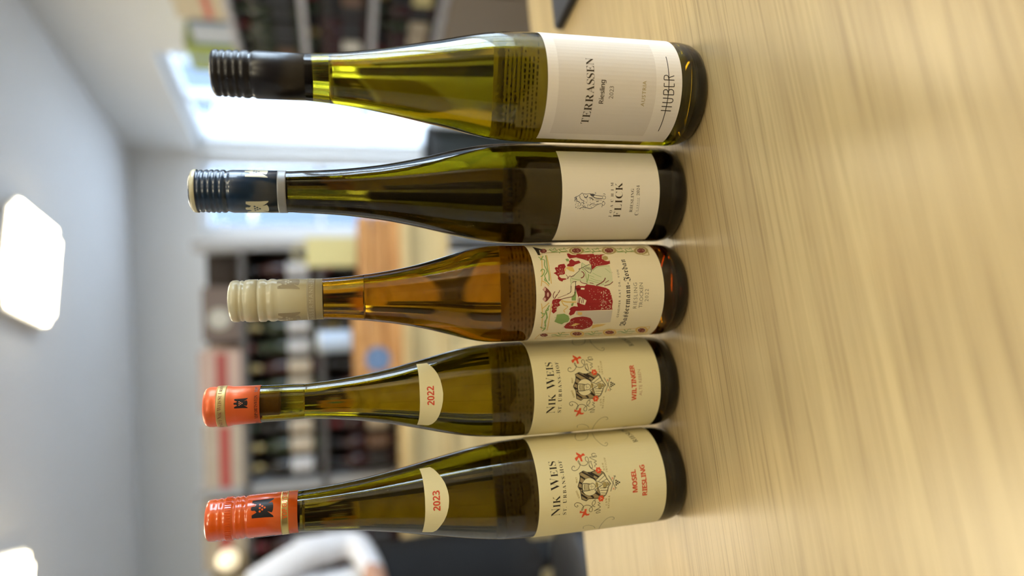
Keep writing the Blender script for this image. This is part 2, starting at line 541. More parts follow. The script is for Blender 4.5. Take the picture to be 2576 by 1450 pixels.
def closure(b, pts, name, mt, seg=72, knurl=None):
    """screw cap or foil from (picture column, radius in mm) read off the photograph, top first"""
    prof = [(r / 1000, b.zf(x, r / 1000)) for x, r in pts]
    b.caps = sorted((z, r) for r, z in prof)
    prof = [(0.0, prof[0][1])] + prof
    rin = prof[-1][0] - 0.0006
    prof += [(rin, prof[-1][1])]
    bm = lathe_bm(prof, seg)
    return from_bm(name, bm, mt, b.root, True)

def cap_r(b, z):
    P = b.caps
    if z <= P[0][0]: return P[0][1]
    for (a, ra), (c, rc) in zip(P, P[1:]):
        if z <= c: return ra + (rc - ra) * (z - a) / max(1e-9, c - a)
    return P[-1][1]

def ring(name, b, x0, x1, mt, parent, lift=0.00012):
    z0 = b.zf(x1, 0.015); z1 = b.zf(x0, 0.015)
    pr = [(cap_r(b, z0 + (z1 - z0) * k / 6) + lift, z0 + (z1 - z0) * k / 6) for k in range(7)]
    pr = [(pr[0][0] - lift * 1.5, pr[0][1])] + pr + [(pr[-1][0] - lift * 1.5, pr[-1][1])]
    return from_bm(name, lathe_bm(pr, 72), mt, parent, True)

EAGLE = [(785, 570), (786, 553), (806, 545), (840, 546), (868, 522), (797, 494), (800, 460), (1000, 457), (1118, 450), (1112, 468), (1025, 524), (1092, 505), (1108, 532), (1112, 570)]
def eagle(name, b, parent, x0, x1, phi, mt, gmt, width, rotx=0):
    """heraldic eagle with grapes, head up, between two picture columns, centred on angle phi"""
    sh = Sheet(b, lambda z: cap_r(b, z), 0.00005, 0.015)
    z1, z0 = b.zf(x0, 0.015), b.zf(x1, 0.015)
    def M(x, y): return (phi * 0.015 - (y - 570) / 240 * width, z1 + (z0 - z1) * (x - 785) / 330)
    ink = Ink(); half = EAGLE
    ink.poly([M(x, y) for x, y in half] + [M(x, 1140 - y) for x, y in reversed(half[1:-1])])
    ink.build(name, sh, mt, parent, 0.00010, 0.0012)
    g = Ink()
    for x, y in ((915, 530), (915, 570), (915, 610), (950, 550), (950, 590), (985, 570)):
        g.ell(M(x, y), 0.00042 * width / 0.008, 0.00042 * width / 0.008, 10)
    g.build('grape_dots', sh, gmt, parent, 0.00016, 0.0012)

# materials of the bottles
def bottle_glass(name, T):
    """clear surface with the colour in the body of the glass; T = transmittance of 6 mm"""
    mt = mat(name, (1, 1, 1), 0.0, trans=1.0, ior=1.5)
    nt = mt.node_tree; va = nt.nodes.new('ShaderNodeVolumeAbsorption')
    sg = [-math.log(t) / 0.006 for t in T]; dn = max(sg) * 1.02
    va.inputs['Color'].default_value = (*[1 - q / dn for q in sg], 1); va.inputs['Density'].default_value = dn
    nt.links.new(va.outputs[0], nt.nodes['Material Output'].inputs['Volume'])
    return mt
G_OLIVE = bottle_glass('glass_olive', (0.30, 0.23, 0.008))
G_OLIVE2 = bottle_glass('glass_olive_dark', (0.18, 0.135, 0.006))
G_BLACKISH = bottle_glass('glass_dark_brown', (0.085, 0.06, 0.003))
G_GREEN = bottle_glass('glass_leaf_green', (0.46, 0.40, 0.014))
G_AMBER = bottle_glass('glass_amber', (0.46, 0.215, 0.008))
WINE = mat('white_wine', (0.93, 0.89, 0.62), 0.0, trans=1.0, ior=1.345)
P_CREAM = mat('paper_cream', srgb(230, 219, 170), 0.75, bump=(1800, 0.00003), spec=0.25)
P_IVORY = mat('paper_ivory', srgb(236, 224, 188), 0.75, bump=(1800, 0.00003), spec=0.25)
P_WHITE = mat('paper_offwhite', srgb(238, 230, 210), 0.75, bump=(1800, 0.00003), spec=0.25)
P_GREY = mat('paper_warm_white', srgb(236, 229, 218), 0.75, bump=(1500, 0.00004), spec=0.25)
P_PANEL = mat('paper_panel_grey', srgb(224, 216, 204), 0.8, bump=(1500, 0.00005), spec=0.25)
P_BACK = mat('back_label_paper', srgb(226, 216, 176), 0.8, vary=(120, 0.12))
nt = P_BACK.node_tree; tl = nt.nodes.new('ShaderNodeBsdfTranslucent'); tl.inputs[0].default_value = (0.72, 0.64, 0.42, 1)
mxs = nt.nodes.new('ShaderNodeMixShader'); mxs.inputs[0].default_value = 0.55        # thin paper lets light through
nt.links.new(nt.nodes['Principled BSDF'].outputs[0], mxs.inputs[1]); nt.links.new(tl.outputs[0], mxs.inputs[2]); nt.links.new(mxs.outputs[0], nt.nodes['Material Output'].inputs[0])
INK_K = mat('ink_black', srgb(38, 30, 22), 0.6)
INK_BR = mat('ink_dark_brown', srgb(62, 50, 30), 0.6)
INK_GY = mat('ink_lion_grey', srgb(80, 80, 84), 0.6)
INK_OL = mat('ink_olive_line', srgb(104, 94, 44), 0.6)
INK_RED = mat('ink_orange_red', srgb(222, 82, 40), 0.55)
INK_REDT = mat('ink_lettering_red', srgb(204, 66, 34), 0.55)
INK_RED2 = mat('ink_pale_red', srgb(226, 140, 100), 0.55)
INK_WINE = mat('ink_wine_red', srgb(152, 28, 30), 0.6)
INK_MAR = mat('ink_maroon', srgb(120, 50, 42), 0.6)
INK_GOLD = mat('ink_dull_gold', srgb(172, 152, 92), 0.5)
INK_TAN = mat('ink_tan', srgb(160, 140, 96), 0.6)
INK_GR = mat('ink_green', srgb(136, 166, 92), 0.6)
INK_PG = mat('ink_pale_green', srgb(212, 212, 170), 0.7)
INK_YE = mat('ink_ochre', srgb(222, 186, 104), 0.6)
INK_LG = mat('ink_light_grey', srgb(206, 196, 176), 0.7)
INK_BG = mat('ink_bottle_text', srgb(70, 60, 30), 0.7)
C_ORANGE = mat('cap_orange_lacquer', srgb(222, 90, 20), 0.25, coat=0.8)
C_FOIL = mat('foil_orange', srgb(230, 104, 50), 0.42, metal=0.25, coat=0.2)
C_GOLD = mat('foil_gold', srgb(206, 180, 110), 0.3, metal=0.8)
C_GOLDM = mat('foil_gold_matt', srgb(190, 164, 104), 0.45, metal=0.5)
C_CREAM = mat('cap_cream', srgb(206, 199, 164), 0.32, coat=0.3)
C_TAUPE = mat('cap_taupe_print', srgb(160, 148, 116), 0.5)
C_BLUE = mat('cap_dark_blue', srgb(18, 42, 66), 0.3, coat=0.5)
C_SILV = mat('cap_grey_band', srgb(150, 150, 148), 0.45, metal=0.3)
C_BLACK = mat('cap_black_satin', srgb(24, 23, 27), 0.3)
C_INK = mat('cap_print_black', srgb(24, 22, 26), 0.35)

def add_back_label(b, z0, z1, half=math.radians(62), rows=9):
    lab = label_patch('back_label', b, math.pi - half, math.pi + half, z0, z1, P_BACK)
    sh = Sheet(b, b.r, 0.0, b.r(0.06))
    ink = Ink()
    for k in range(rows):
        z = z1 - 0.0075 - k * 0.0031
        x = -0.028 + random.uniform(0, .004)
        while x < 0.028 - random.uniform(0, .008):
            l = random.uniform(0.0006, 0.0020)
            s0 = math.pi * sh.rref + x; h_ = random.uniform(.0010, .0016)
            ink.poly([(s0, z), (s0 + l, z), (s0 + l, z + h_), (s0, z + h_)])
            x += l + 0.0006
    ink.build('small_print', sh, INK_BG, lab, 0.00002)
    return lab

# ---- bottle 1 and 2: cream label, crest, red flowers --------------------------------------------------
prof1 = [(0.0, .0390), (.10, .0391), (.12, .0391), (.1325, .0388), (.145, .0382), (.1575, .0369), (.17, .0351), (.1825, .0329), (.195, .0305), (.2075, .0281), (.22, .0255), (.2325, .0232), (.245, .0210), (.2575, .0190), (.27, .0176), (.2825, .0164), (.295, .0155), (.3075, .0148), (.32, .0144), (.37, .0140)]
prof2 = [(0.0, .0380), (.10, .0381), (.12, .0382), (.1325, .0382), (.145, .0379), (.1575, .0371), (.17, .0357), (.1825, .0335), (.195, .0307), (.2075, .0276), (.22, .0246), (.2325, .0217), (.245, .0192), (.2575, .0172), (.27, .0156), (.2825, .0143), (.295, .0133), (.299, .0131), (.301, .0134), (.3075, .0135), (.32, .0136), (.3325, .0137), (.37, .0137)]
prof3 = [(0.0, .0377), (.10, .0378), (.12, .0379), (.1325, .0380), (.145, .0380), (.1575, .0376), (.17, .0357), (.1825, .0323), (.195, .0286), (.2075, .0251), (.22, .0222), (.2325, .0199), (.245, .0180), (.2575, .0166), (.27, .0156), (.2825, .0149), (.295, .0146), (.35, .0140)]
prof4 = [(0.0, .0390), (.10, .0393), (.12, .0394), (.1325, .0393), (.145, .0387), (.1575, .0375), (.17, .0353), (.1825, .0326), (.195, .0295), (.2075, .0265), (.22, .0238), (.2325, .0214), (.245, .0195), (.2575, .0179), (.27, .0167), (.2825, .0159), (.295, .0153), (.3075, .0147), (.37, .0140)]
prof5 = [(0.0, .0391), (.10, .0390), (.12, .0390), (.1325, .0390), (.145, .0386), (.1575, .0375), (.17, .0355), (.1825, .0328), (.195, .0300), (.2075, .0275), (.22, .0249), (.2325, .0224), (.245, .0202), (.2575, .0183), (.27, .0169), (.2825, .0158), (.295, .0151), (.3075, .0147), (.35, .0140)]
def dense(p): return [(z, r) for z, r in smooth_interp(p, 4)]
B1 = Bottle(-0.1618, 0.5179, dense(prof1), -0.0024)
B2 = Bottle(-0.0833, 0.5251, dense(prof2), 0.0050)
B3 = Bottle(-0.0044, 0.5052, dense(prof3), 0.0010)
B4 = Bottle(0.0746, 0.5049, dense(prof4), 0.0)
B5 = Bottle(0.1483, 0.4701, dense(prof5), -0.0010)

def crest_art(sh, lab, t):
    """printed estate crest; t maps tracing coordinates to the sheet"""
    k = 1 / 7.248 / 3200                             # a tracing unit in metres, roughly
    K, G, RD, O, PAP = Ink(), Ink(), Ink(), Ink(), Ink()
    shield = [(668, 748), (708, 640), (715, 580), (703, 525), (778, 488), (838, 515), (900, 517), (985, 490), (1060, 500), (1130, 520), (1150, 545), (1185, 620), (1215, 665), (1258, 718), (1215, 770), (1195, 840), (1165, 905), (1110, 950), (1000, 962), (855, 962), (808, 998), (728, 965), (722, 900), (712, 820), (668, 748)]
    G.poly(t(shield[:-1]))
    G.build('crest_gold', sh, INK_TAN, lab, 0.00005)
    for s in ([(745, 500), (900, 585), (985, 640)], [(712, 570), (800, 628)], [(905, 520), (1050, 600)], [(700, 678), (745, 702)], [(685, 765), (735, 795)], [(722, 885), (830, 958)], [(735, 825), (800, 880)], [(895, 905), (945, 950)], [(975, 860), (1060, 918)], [(855, 520), (960, 585)]):
        K.stroke(t(s), 30 * k, 1)
    K.build('crest_stripes', sh, INK_K, lab, 0.00007)
    K = Ink()
    c = t([(880, 760)])[0]
    PAP.ell(c, 150 * k, 150 * k, 28)
    PAP.poly(t([(985, 660), (1115, 540), (1150, 575), (1190, 640), (1245, 718), (1205, 775), (1185, 840), (1155, 905), (1070, 900), (1030, 780), (965, 815), (970, 740)]))
    PAP.build('crest_ground', sh, P_CREAM, lab, 0.00009)
    G = Ink()
    G.poly(t([(985, 690), (1025, 685), (1035, 730), (1025, 775), (985, 775)])); G.poly(t([(1115, 700), (1160, 690), (1180, 735), (1165, 785), (1118, 780)])); G.poly(t([(1185, 690), (1225, 705), (1225, 745), (1190, 750)]))
    for x in (795, 830, 862): G.stroke(t([(x, 715), (x - 6, 765), (x, 815)]), 12 * k)
    G.build('crest_robe_gold', sh, INK_GOLD, lab, 0.00011)
    K.stroke(t(shield), 13 * k, 1)
    K.stroke([(c[0] + 150 * k * math.cos(a * math.pi / 14), c[1] + 150 * k * math.sin(a * math.pi / 14)) for a in range(29)], 6 * k, 1)
    for s, w_ in (([(885, 712), (765, 700), (748, 762), (768, 828), (890, 815)], 12), ([(785, 712), (778, 765), (790, 820)], 7), ([(812, 712), (805, 765), (815, 818)], 7), ([(845, 712), (838, 765), (848, 815)], 7),
                  ([(870, 715), (862, 765), (875, 812)], 9), ([(885, 715), (935, 700), (975, 730), (975, 780), (940, 805), (890, 812)], 9), ([(915, 740), (900, 745), (905, 765), (925, 765)], 6), ([(900, 720), (910, 722)], 7), ([(900, 795), (912, 793)], 7), ([(935, 745), (938, 770)], 6),
                  ([(985, 655), (1120, 540)], 12), ([(1040, 672), (1155, 580)], 8), ([(1085, 690), (1190, 640)], 8), ([(985, 660), (1090, 700), (1110, 730), (1030, 780), (968, 815)], 10), ([(1030, 780), (1065, 890)], 11), ([(968, 815), (1060, 905)], 11), ([(1065, 830), (1190, 830)], 9), ([(1075, 870), (1170, 880)], 8), ([(1060, 790), (1200, 780)], 8),
                  ([(1110, 690), (1160, 685), (1182, 735), (1165, 790), (1115, 785)], 8), ([(1180, 690), (1235, 720), (1180, 760)], 8), ([(1040, 715), (1055, 740), (1045, 765)], 6), ([(1065, 712), (1080, 740), (1070, 770)], 6),
                  ([(1225, 583), (1345, 795)], 9), ([(1250, 852), (1335, 590)], 9), ([(1310, 590), (1335, 600), (1355, 612)], 6), ([(1335, 600), (1350, 585)], 6), ([(1335, 790), (1370, 800)], 6), ([(1345, 795), (1330, 832)], 6)):
        K.stroke(t(s), w_ * k, 2)
    for x, y in ((1355, 673), (1355, 710), (1355, 745), (1385, 688), (1385, 725), (1415, 706)):
        K.ell(t([(x, y)])[0], 15 * k, 15 * k, 10)
    K.build('crest_lines', sh, INK_K, lab, 0.00013)
    for s in ([(625, 425), (618, 405), (590, 405), (570, 435), (580, 465), (625, 478), (680, 455), (715, 405), (722, 375), (705, 330), (690, 315), (688, 340), (720, 380), (780, 400), (840, 385), (872, 335), (870, 280), (845, 258), (820, 270), (822, 310), (850, 340), (872, 348)],
              [(932, 352), (920, 335), (895, 338), (882, 370), (895, 415), (930, 450), (945, 430), (935, 390), (912, 350)], [(880, 400), (920, 455), (985, 482)],
              [(1010, 215), (970, 205), (935, 222), (960, 255), (1012, 240), (1012, 265), (900, 265), (940, 295), (1018, 335), (975, 352), (1020, 385), (985, 405), (990, 435)],
              [(640, 1065), (660, 1080), (640, 1096), (605, 1082), (600, 1045), (640, 1022), (700, 1035), (745, 1075), (755, 1110), (735, 1155), (720, 1158), (740, 1110), (790, 1075), (850, 1075), (900, 1105), (915, 1155), (895, 1190), (865, 1185), (858, 1150), (885, 1115), (918, 1095)],
              [(985, 982), (940, 1000), (912, 1050), (925, 1092), (965, 1108)], [(930, 1085), (965, 1050), (972, 1010), (950, 1005)],
              [(1015, 1030), (1055, 1055), (1015, 1075), (1055, 1105), (1045, 1125), (942, 1180), (1000, 1160), (1060, 1170), (985, 1200), (990, 1222), (1055, 1205)]):
        O.stroke(t(s), 9 * k, 4)
    O.build('vine_scrolls', sh, INK_BR, lab, 0.00006)
    for s in ([(655, 175), (700, 200), (745, 225), (760, 205), (790, 197), (818, 235), (770, 240), (748, 262), (772, 330), (735, 332), (725, 285), (700, 265), (660, 325), (640, 300), (630, 272), (668, 250), (690, 232), (660, 215)],
              [(710, 1295), (725, 1250), (745, 1205), (680, 1205), (690, 1160), (735, 1185), (770, 1175), (772, 1140), (812, 1135), (800, 1200), (815, 1225), (865, 1222), (845, 1250), (800, 1255), (775, 1240), (740, 1275)]):
        RD.poly(t(s))
    for x, y in ((1048, 488), (1075, 967)):
        q = t([(x, y)])[0]
        RD.ell(q, 56 * k, 56 * k, 12, 0.16)
    text(RD, 'serif', 'W', t([(1312, 652)])[0], t([(1308, 608)])[0], 34 * k); text(RD, 'serif', 'N', t([(1325, 822)])[0], t([(1322, 790)])[0], 34 * k)
    RD.build('red_flowers', sh, INK_RED, lab, 0.00016)
    Q = Ink()
    for x, y in ((1048, 488), (1075, 967)):
        for a in range(3):
            q = t([(x + 26 * math.cos(a * 2.1), y + 26 * math.sin(a * 2.1)), (x, y)]); Q.stroke([q[1], q[0]], 8 * k, 1)
    Q.build('petal_lines', sh, P_CREAM, lab, 0.00018)
    g = Ink()
    for s, a, b_ in (('ANNO', (700, 942), (652, 812)), ('1947', (668, 690), (662, 590)), ('NON', (1165, 490), (1140, 370)), ('INVICEM', (1212, 522), (1178, 285)), ('CON', (1185, 1088), (1180, 970)), ('NATURA', (1215, 1142), (1238, 925))):
        text(g, 'sansb', s, t([a])[0], t([b_])[0], 33 * k)
    g.build('motto', sh, INK_GOLD, lab, 0.00006)
    o = Ink()
    f = lambda pts: t([((1150 + x / 3.68 - 1350) * 7.248, (820 + y / 3.68 - 870) * 7.248) for x, y in pts])
    for s in ([(1075, 130), (1066, 150), (1080, 175), (1120, 180), (1165, 170), (1185, 145), (1182, 128)], [(1225, 128), (1245, 165), (1300, 215), (1345, 232), (1362, 215), (1350, 203), (1337, 213)],
              [(1375, 868), (1392, 866), (1390, 848), (1355, 846), (1310, 872), (1265, 928), (1245, 985)], [(1112, 942), (1115, 922), (1160, 911), (1205, 925), (1218, 945)]):
        o.stroke(f(s), 8 * k, 4)
    o.build('side_scrolls', sh, INK_OL, lab, 0.00006)

def side_words(sh, lab, z):
    ink = Ink()
    R = sh.rref
    text(ink, 'serif', 'RIESLING', (R * math.radians(58), z), (R * math.radians(95), z + 0.004), 0.0042, off=-0.01)
    text(ink, 'serif', 'MOSEL', (-R * math.radians(84), z + 0.004), (-R * math.radians(63), z + 0.006), 0.0042, off=-0.01)
    ink.build('side_lettering', sh, INK_BR, lab, 0.00006)

def zpx(b, x, y): return b.hit(x, y)[1]

def nik_label(b, ph, zt, zb, ds, dz, extra):
    lab = label_patch('front_label', b, -math.radians(104), math.radians(104), zb, zt, P_CREAM)
    lab['label'] = 'cream paper label with crest and red flowers'
    sh2 = Sheet(b, b.r, 0.00025, 0.0382)
    src = Sheet(B2, B2.r, 0.00025, 0.0382)
    t = src.T(1350, 870, 7.248, ds, dz)
    crest_art(sh2, lab, t)
    k = 1 / 7.248 / 3200
    ink = Ink()
    a, c = t([(320, 1232), (284, 305)]); a = (a[0], (a[1] + c[1]) / 2); c = (c[0], a[1])
    text(ink, 'serif', 'NIK WEIS', a, c, 0.0056, off=-0.013, big=(0, 4), bigk=1.22, space=0.5)
    a, c = t([(432, 1220), (398, 300)]); a = (a[0], (a[1] + c[1]) / 2); c = (c[0], a[1])
    text(ink, 'serif', 'ST. URBANS-HOF', a, c, 0.0026, off=-0.007, big=(0, 4, 11), bigk=1.12, space=0.5)
    ink.build('estate_name', sh2, INK_K, lab, 0.00006)
    extra(b, sh2, lab)
    return lab

def line(sh, ox, oy, k, pl, pr):
    """a level baseline between two picture points"""
    a, c = sh.T(ox, oy, k)([pl, pr]); z = (a[1] + c[1]) / 2
    return (a[0], z), (c[0], z)

def extra2(b, sh, lab):
    for mt, dx, lift in ((INK_RED2, 0.00028, 0.00005), (INK_REDT, 0.0, 0.00008)):
        i = Ink(); a, c = line(sh, 1150, 820, 3.68, (1652, 690), (1634, 365))
        text(i, 'sansb', 'WILTINGER', (a[0] + dx, a[1] - dx), (c[0] + dx, c[1] - dx), 0.0039, off=-0.006)
        i.build('wine_name', sh, mt, lab, lift)
    i = Ink(); a, c = line(sh, 1150, 820, 3.68, (1708, 645), (1698, 405))
    text(i, 'sans', 'ALTE REBEN', a, c, 0.0026, off=-0.012); i.build('subtitle', sh, mat('ink_rose_brown', srgb(170, 120, 84), 0.6), lab)
    side_words(sh, lab, 0.034)
def extra1(b, sh, lab):
    for mt, dx, lift in ((INK_RED2, 0.00028, 0.00005), (INK_REDT, 0.0, 0.00008)):
        i = Ink()
        a, c = line(sh, 1150, 1050, 3.626, (1640, 685), (1628, 478))
        text(i, 'sansb', 'MOSEL', (a[0] + dx, a[1] - dx), (c[0] + dx, c[1] - dx), 0.0040, off=-0.008)
        a, c = line(sh, 1150, 1050, 3.626, (1728, 712), (1706, 435))
        text(i, 'sansb', 'RIESLING', (a[0] + dx, a[1] - dx), (c[0] + dx, c[1] - dx), 0.0040, off=-0.008)
        i.build('wine_name', sh, mt, lab, lift)
    side_words(sh, lab, 0.036)

def year_sticker(b, ox, oy, k, outline, word, pl, pr, h):
    sh = Sheet(b, b.r, 0.00005, b.r(0.21))
    t = sh.T(ox, oy, k)
    i = Ink(); i.poly(t(outline))
    lab = i.build('vintage_sticker', sh, P_CREAM, b.root, 0.00015, 0.002)
    for mt, dx, lift in ((INK_RED2, 0.00028, 0.00022), (INK_REDT, 0.0, 0.00027)):
        i = Ink(); a, c = line(sh, ox, oy, k, pl, pr)
        text(i, 'sansb', word, (a[0] + dx, a[1] - dx), (c[0] + dx, c[1] - dx), h, off=-0.01); i.build('vintage', sh, mt, lab, lift, 0.002)

# bottle 1
glass_parts(B1, G_OLIVE2, WINE, 0.362, 0.300)
p1 = B1.hit(1536.2, 1217.0); p2 = B2.hit(1523.6, 969.1)
D1 = ((p1[0] - p2[0]) * 0.0382, p1[1] - p2[1])
nik_label(B1, 0, 0.1272, 0.0215, D1[0], D1[1], extra1)
year_sticker(B1, 1030, 1160, 4.317, [(107, 88), (222, 68), (262, 90), (310, 135), (350, 185), (385, 240), (412, 310), (428, 380), (431, 440), (425, 510), (405, 590), (375, 655), (335, 710), (295, 755), (255, 775), (137, 775), (155, 715), (168, 640), (172, 540), (168, 400), (155, 270), (135, 160)], '2023', (334, 542), (326, 322), 0.0050)
cp = closure(B1, [(513, 12.6), (515, 14.0), (520, 14.7), (534, 14.9), (540, 14.4), (545, 14.9), (552, 14.9), (556, 14.5), (560, 15.0), (582, 15.0), (584, 14.6), (586, 14.6), (588, 15.1), (594, 15.2), (598, 14.8), (602, 15.2), (608, 15.2), (613, 14.2), (618, 15.2), (622, 15.35), (748, 15.35)], 'screw_cap', C_ORANGE)
ring('gold_band', B1, 706, 725, C_GOLD, cp)
bm = bmesh.new()
zk0, zk1 = B1.zf(579, .015), B1.zf(563, .015)
for k in range(54):
    a0 = 2 * math.pi * k / 54; da = 2 * math.pi / 54 * 0.26
    M_ = Matrix.Rotation(a0, 4, 'Z')
    box(bm, -0.00045, 0.00045, -0.01545, -0.0145, zk0, zk1, M_)
from_bm('knurling', bm, C_ORANGE, cp)
eagle('eagle_emblem', B1, cp, 631, 688, math.radians(36), C_INK, C_ORANGE, 0.0140)
eagle('eagle_emblem', B1, cp, 631, 688, math.radians(-84), C_INK, C_ORANGE, 0.0140)
shc = Sheet(B1, lambda z: cap_r(B1, z), 0.00015, 0.0155)
i = Ink(); zz_ = (B1.zf(722, .0155))
text(i, 'sansb', 'VDP.GUTSWEIN', (0.0155 * math.radians(2), zz_), (0.0155 * math.radians(100), zz_), 0.0034); i.build('band_lettering', shc, C_ORANGE, cp, 0.00008, 0.0012)
add_back_label(B1, 0.02, 0.147)
tag(B1.root, 'Riesling bottle with glossy orange screw cap and 2023 neck sticker, leftmost of five', 'wine bottle', 'wine bottles in a row on the table')

# bottle 2
glass_parts(B2, G_OLIVE, WINE, 0.360, 0.2975, 0.0090)
nik_label(B2, 0, 0.1265, 0.0200, 0, 0, extra2)
year_sticker(B2, 1030, 900, 4.433, [(77, 75), (195, 62), (235, 90), (275, 130), (315, 185), (345, 250), (365, 330), (376, 400), (374, 480), (360, 560), (335, 640), (300, 700), (255, 740), (210, 757), (85, 750), (105, 690), (115, 600), (117, 500), (113, 350), (105, 220), (92, 130)], '2022', (276, 532), (272, 318), 0.0050)
cp = closure(B2, [(508, 11.5), (511, 13.4), (518, 14.4), (530, 14.7), (536, 14.4), (541, 14.9), (566, 15.0), (574, 14.7), (580, 14.2), (590, 14.15), (652, 14.0)], 'foil_capsule', C_FOIL)
gb = ring('gold_band', B2, 541, 566, C_GOLDM, cp)
eagle('eagle_emblem', B2, cp, 587, 622.5, math.radians(14), C_INK, INK_RED2, 0.0078)
shc = Sheet(B2, lambda z: cap_r(B2, z), 0.00005, 0.0145)
i = Ink(); zz_ = B2.zf(647, .0145)
text(i, 'serif', 'VDP.ORTSWEIN', (-0.0145 * math.radians(38), zz_), (0.0145 * math.radians(36), zz_), 0.0022, off=-0.01)
text(i, 'serif', 'VDP', (0.0145 * math.radians(48), zz_), (0.0145 * math.radians(70), zz_), 0.0022, off=-0.01)
text(i, 'serif', 'WEIN', (-0.0145 * math.radians(85), zz_), (-0.0145 * math.radians(58), zz_), 0.0022, off=-0.01)
i.build('foil_lettering', shc, C_INK, cp, 0.00008, 0.0012)
i = Ink(); zz_ = B2.zf(556.5, .0148)
text(i, 'serif', 'WEINGUT NIK WEIS ST. URBANS', (-0.0145 * math.radians(78), zz_), (0.0145 * math.radians(86), zz_), 0.0022, off=-0.015, big=(8, 12, 17, 21), bigk=1.25)
i.build('band_lettering', shc, INK_MAR, cp, 0.00025, 0.0012)
from_bm('cork', lathe_bm([(0, .315), (.0084, .315), (.0088, .3155), (.0088, .3585), (0, .3585)], 40), mat('cork', srgb(176, 134, 88), 0.85, vary=(500, 0.25)), B2.root, True)
add_back_label(B2, 0.02, 0.146)
tag(B2.root, 'corked bottle with orange foil capsule and 2022 neck sticker, second from left', 'wine bottle', 'wine bottles in a row on the table')

# ---- bottle 3: amber glass, illustrated label -------------------------------------------------------------
glass_parts(B3, G_AMBER, WINE, 0.340, 0.252)
lab = label_patch('front_label', B3, -math.radians(86), math.radians(88), 0.0245, 0.1285, P_IVORY)
lab['label'] = 'ivory label with red and green vintage illustration'
sh = Sheet(B3, B3.r, 0.00025, 0.0380)
T0 = sh.T(1220, 590, 4.6); TR = sh.T(1350, 600, 10.357); TL = sh.T(1320, 720, 9.667)
u = 0.001 / 3.2 / 4.6                         # one overview tracing unit
gold, green, wine, mar, yel, pale, grey, crm, dark, pink = (Ink() for _ in range(10))
for s in ([(556, 152), (620, 172), (760, 185), (940, 170), (1000, 148), (1100, 170), (1330, 165), (1395, 145), (1480, 165), (1720, 155), (1800, 136), (1860, 160), (1900, 240)],
          [(610, 242), (720, 215), (980, 205), (1050, 225), (1120, 210), (1360, 200), (1420, 230), (1500, 205), (1740, 205), (1830, 240), (1900, 240)]):
    gold.stroke(T0(s), 11 * u, 2)
for s in ([(575, 1208), (640, 1150), (760, 1145), (1000, 1135), (1060, 1115), (1130, 1130), (1380, 1110), (1440, 1095), (1520, 1105), (1760, 1085), (1830, 1072), (1908, 1066)],
          [(575, 1208), (740, 1190), (1000, 1180), (1060, 1186), (1140, 1175), (1380, 1165), (1440, 1168), (1520, 1160), (1760, 1146), (1850, 1135), (1908, 1068)],
          [(650, 250), (662, 450), (650, 600)], [(712, 240), (742, 400), (768, 570)], [(770, 800), (745, 950), (718, 1110)], [(652, 800), (664, 900), (650, 1100)], [(660, 540), (700, 560), (740, 600)], [(660, 860), (700, 830), (740, 790)]):
    yel.stroke(T0(s), 10 * u, 2)
for x, y, rx, ry in ((1058, 190, 62, 32), (1435, 188, 60, 32), (1805, 190, 58, 34)):
    gold.poly(T0([(x + (rx + 26) * math.cos(a), y + (ry + 12) * math.sin(a)) for a in [2 * math.pi * j / 18 for j in range(18)]]))
for x, y, rx, ry in ((1065, 1150, 62, 30), (1442, 1132, 60, 30), (1812, 1106, 54, 32)):
    yel.poly(T0([(x + (rx + 20) * math.cos(a), y + (ry + 8) * math.sin(a)) for a in [2 * math.pi * j / 18 for j in range(18)]]))
for x, y, rx, ry in ((675, 195, 38, 24), (1058, 190, 52, 27), (1435, 188, 50, 27), (1805, 190, 46, 27), (682, 1164, 42, 18), (1065, 1148, 52, 20), (1442, 1132, 50, 20), (1812, 1108, 42, 24)):
    crm.poly(T0([(x + (rx + 10) * math.cos(a), y + (ry + 6) * math.sin(a)) for a in [2 * math.pi * j / 16 for j in range(16)]]))
    mar.poly(T0([(x + rx * math.cos(a) * (1 + .12 * (j % 2)), y + ry * math.sin(a) * (1 + .12 * (j % 2))) for j, a in enumerate([2 * math.pi * j / 16 for j in range(16)])]))
    for _ in range(6):
        a = random.uniform(0, 6.28); q = random.uniform(0.2, 0.8)
        pink.ell(T0([(x + rx * q * math.cos(a), y + ry * q * math.sin(a))])[0], 6 * u, 6 * u, 6)
dark.poly(T0([(546, 148), (600, 160), (680, 180), (640, 190), (625, 185), (640, 245), (612, 240)]))
for x0 in (745, 1130, 1510):           # vine ornaments of the right-hand border
    for q in ((0, 0), (110, 0)):
        green.stroke(T0([(x0 + q[0], 172), (x0 + 20 + q[0], 195), (x0 + 55 + q[0], 200), (x0 + 95 + q[0], 190)]), 13 * u)
        green.stroke(T0([(x0 + 15 + q[0], 165), (x0 + 45 + q[0], 178), (x0 + 60 + q[0], 158), (x0 + 75 + q[0], 180)]), 9 * u)
    green.stroke(T0([(x0 + 20, 208), (x0 + 110, 206), (x0 + 118, 222), (x0 + 125, 206), (x0 + 215, 196)]), 9 * u)
for x0, y0 in ((765, 1165), (1150, 1150), (1530, 1128)):  # and of the left-hand border
    green.stroke(T0([(x0, y0), (x0 + 40, y0 - 8), (x0 + 85, y0 + 6), (x0 + 130, y0 - 6), (x0 + 205, y0 - 8)]), 13 * u)
    green.stroke(T0([(x0 + 80, y0 - 30), (x0 + 105, y0 - 5), (x0 + 130, y0 - 32), (x0 + 160, y0 - 28)]), 9 * u)
    green.stroke(T0([(x0 + 5, y0 + 14), (x0 + 70, y0 + 10), (x0 + 140, y0 + 18), (x0 + 175, y0 + 8)]), 8 * u)
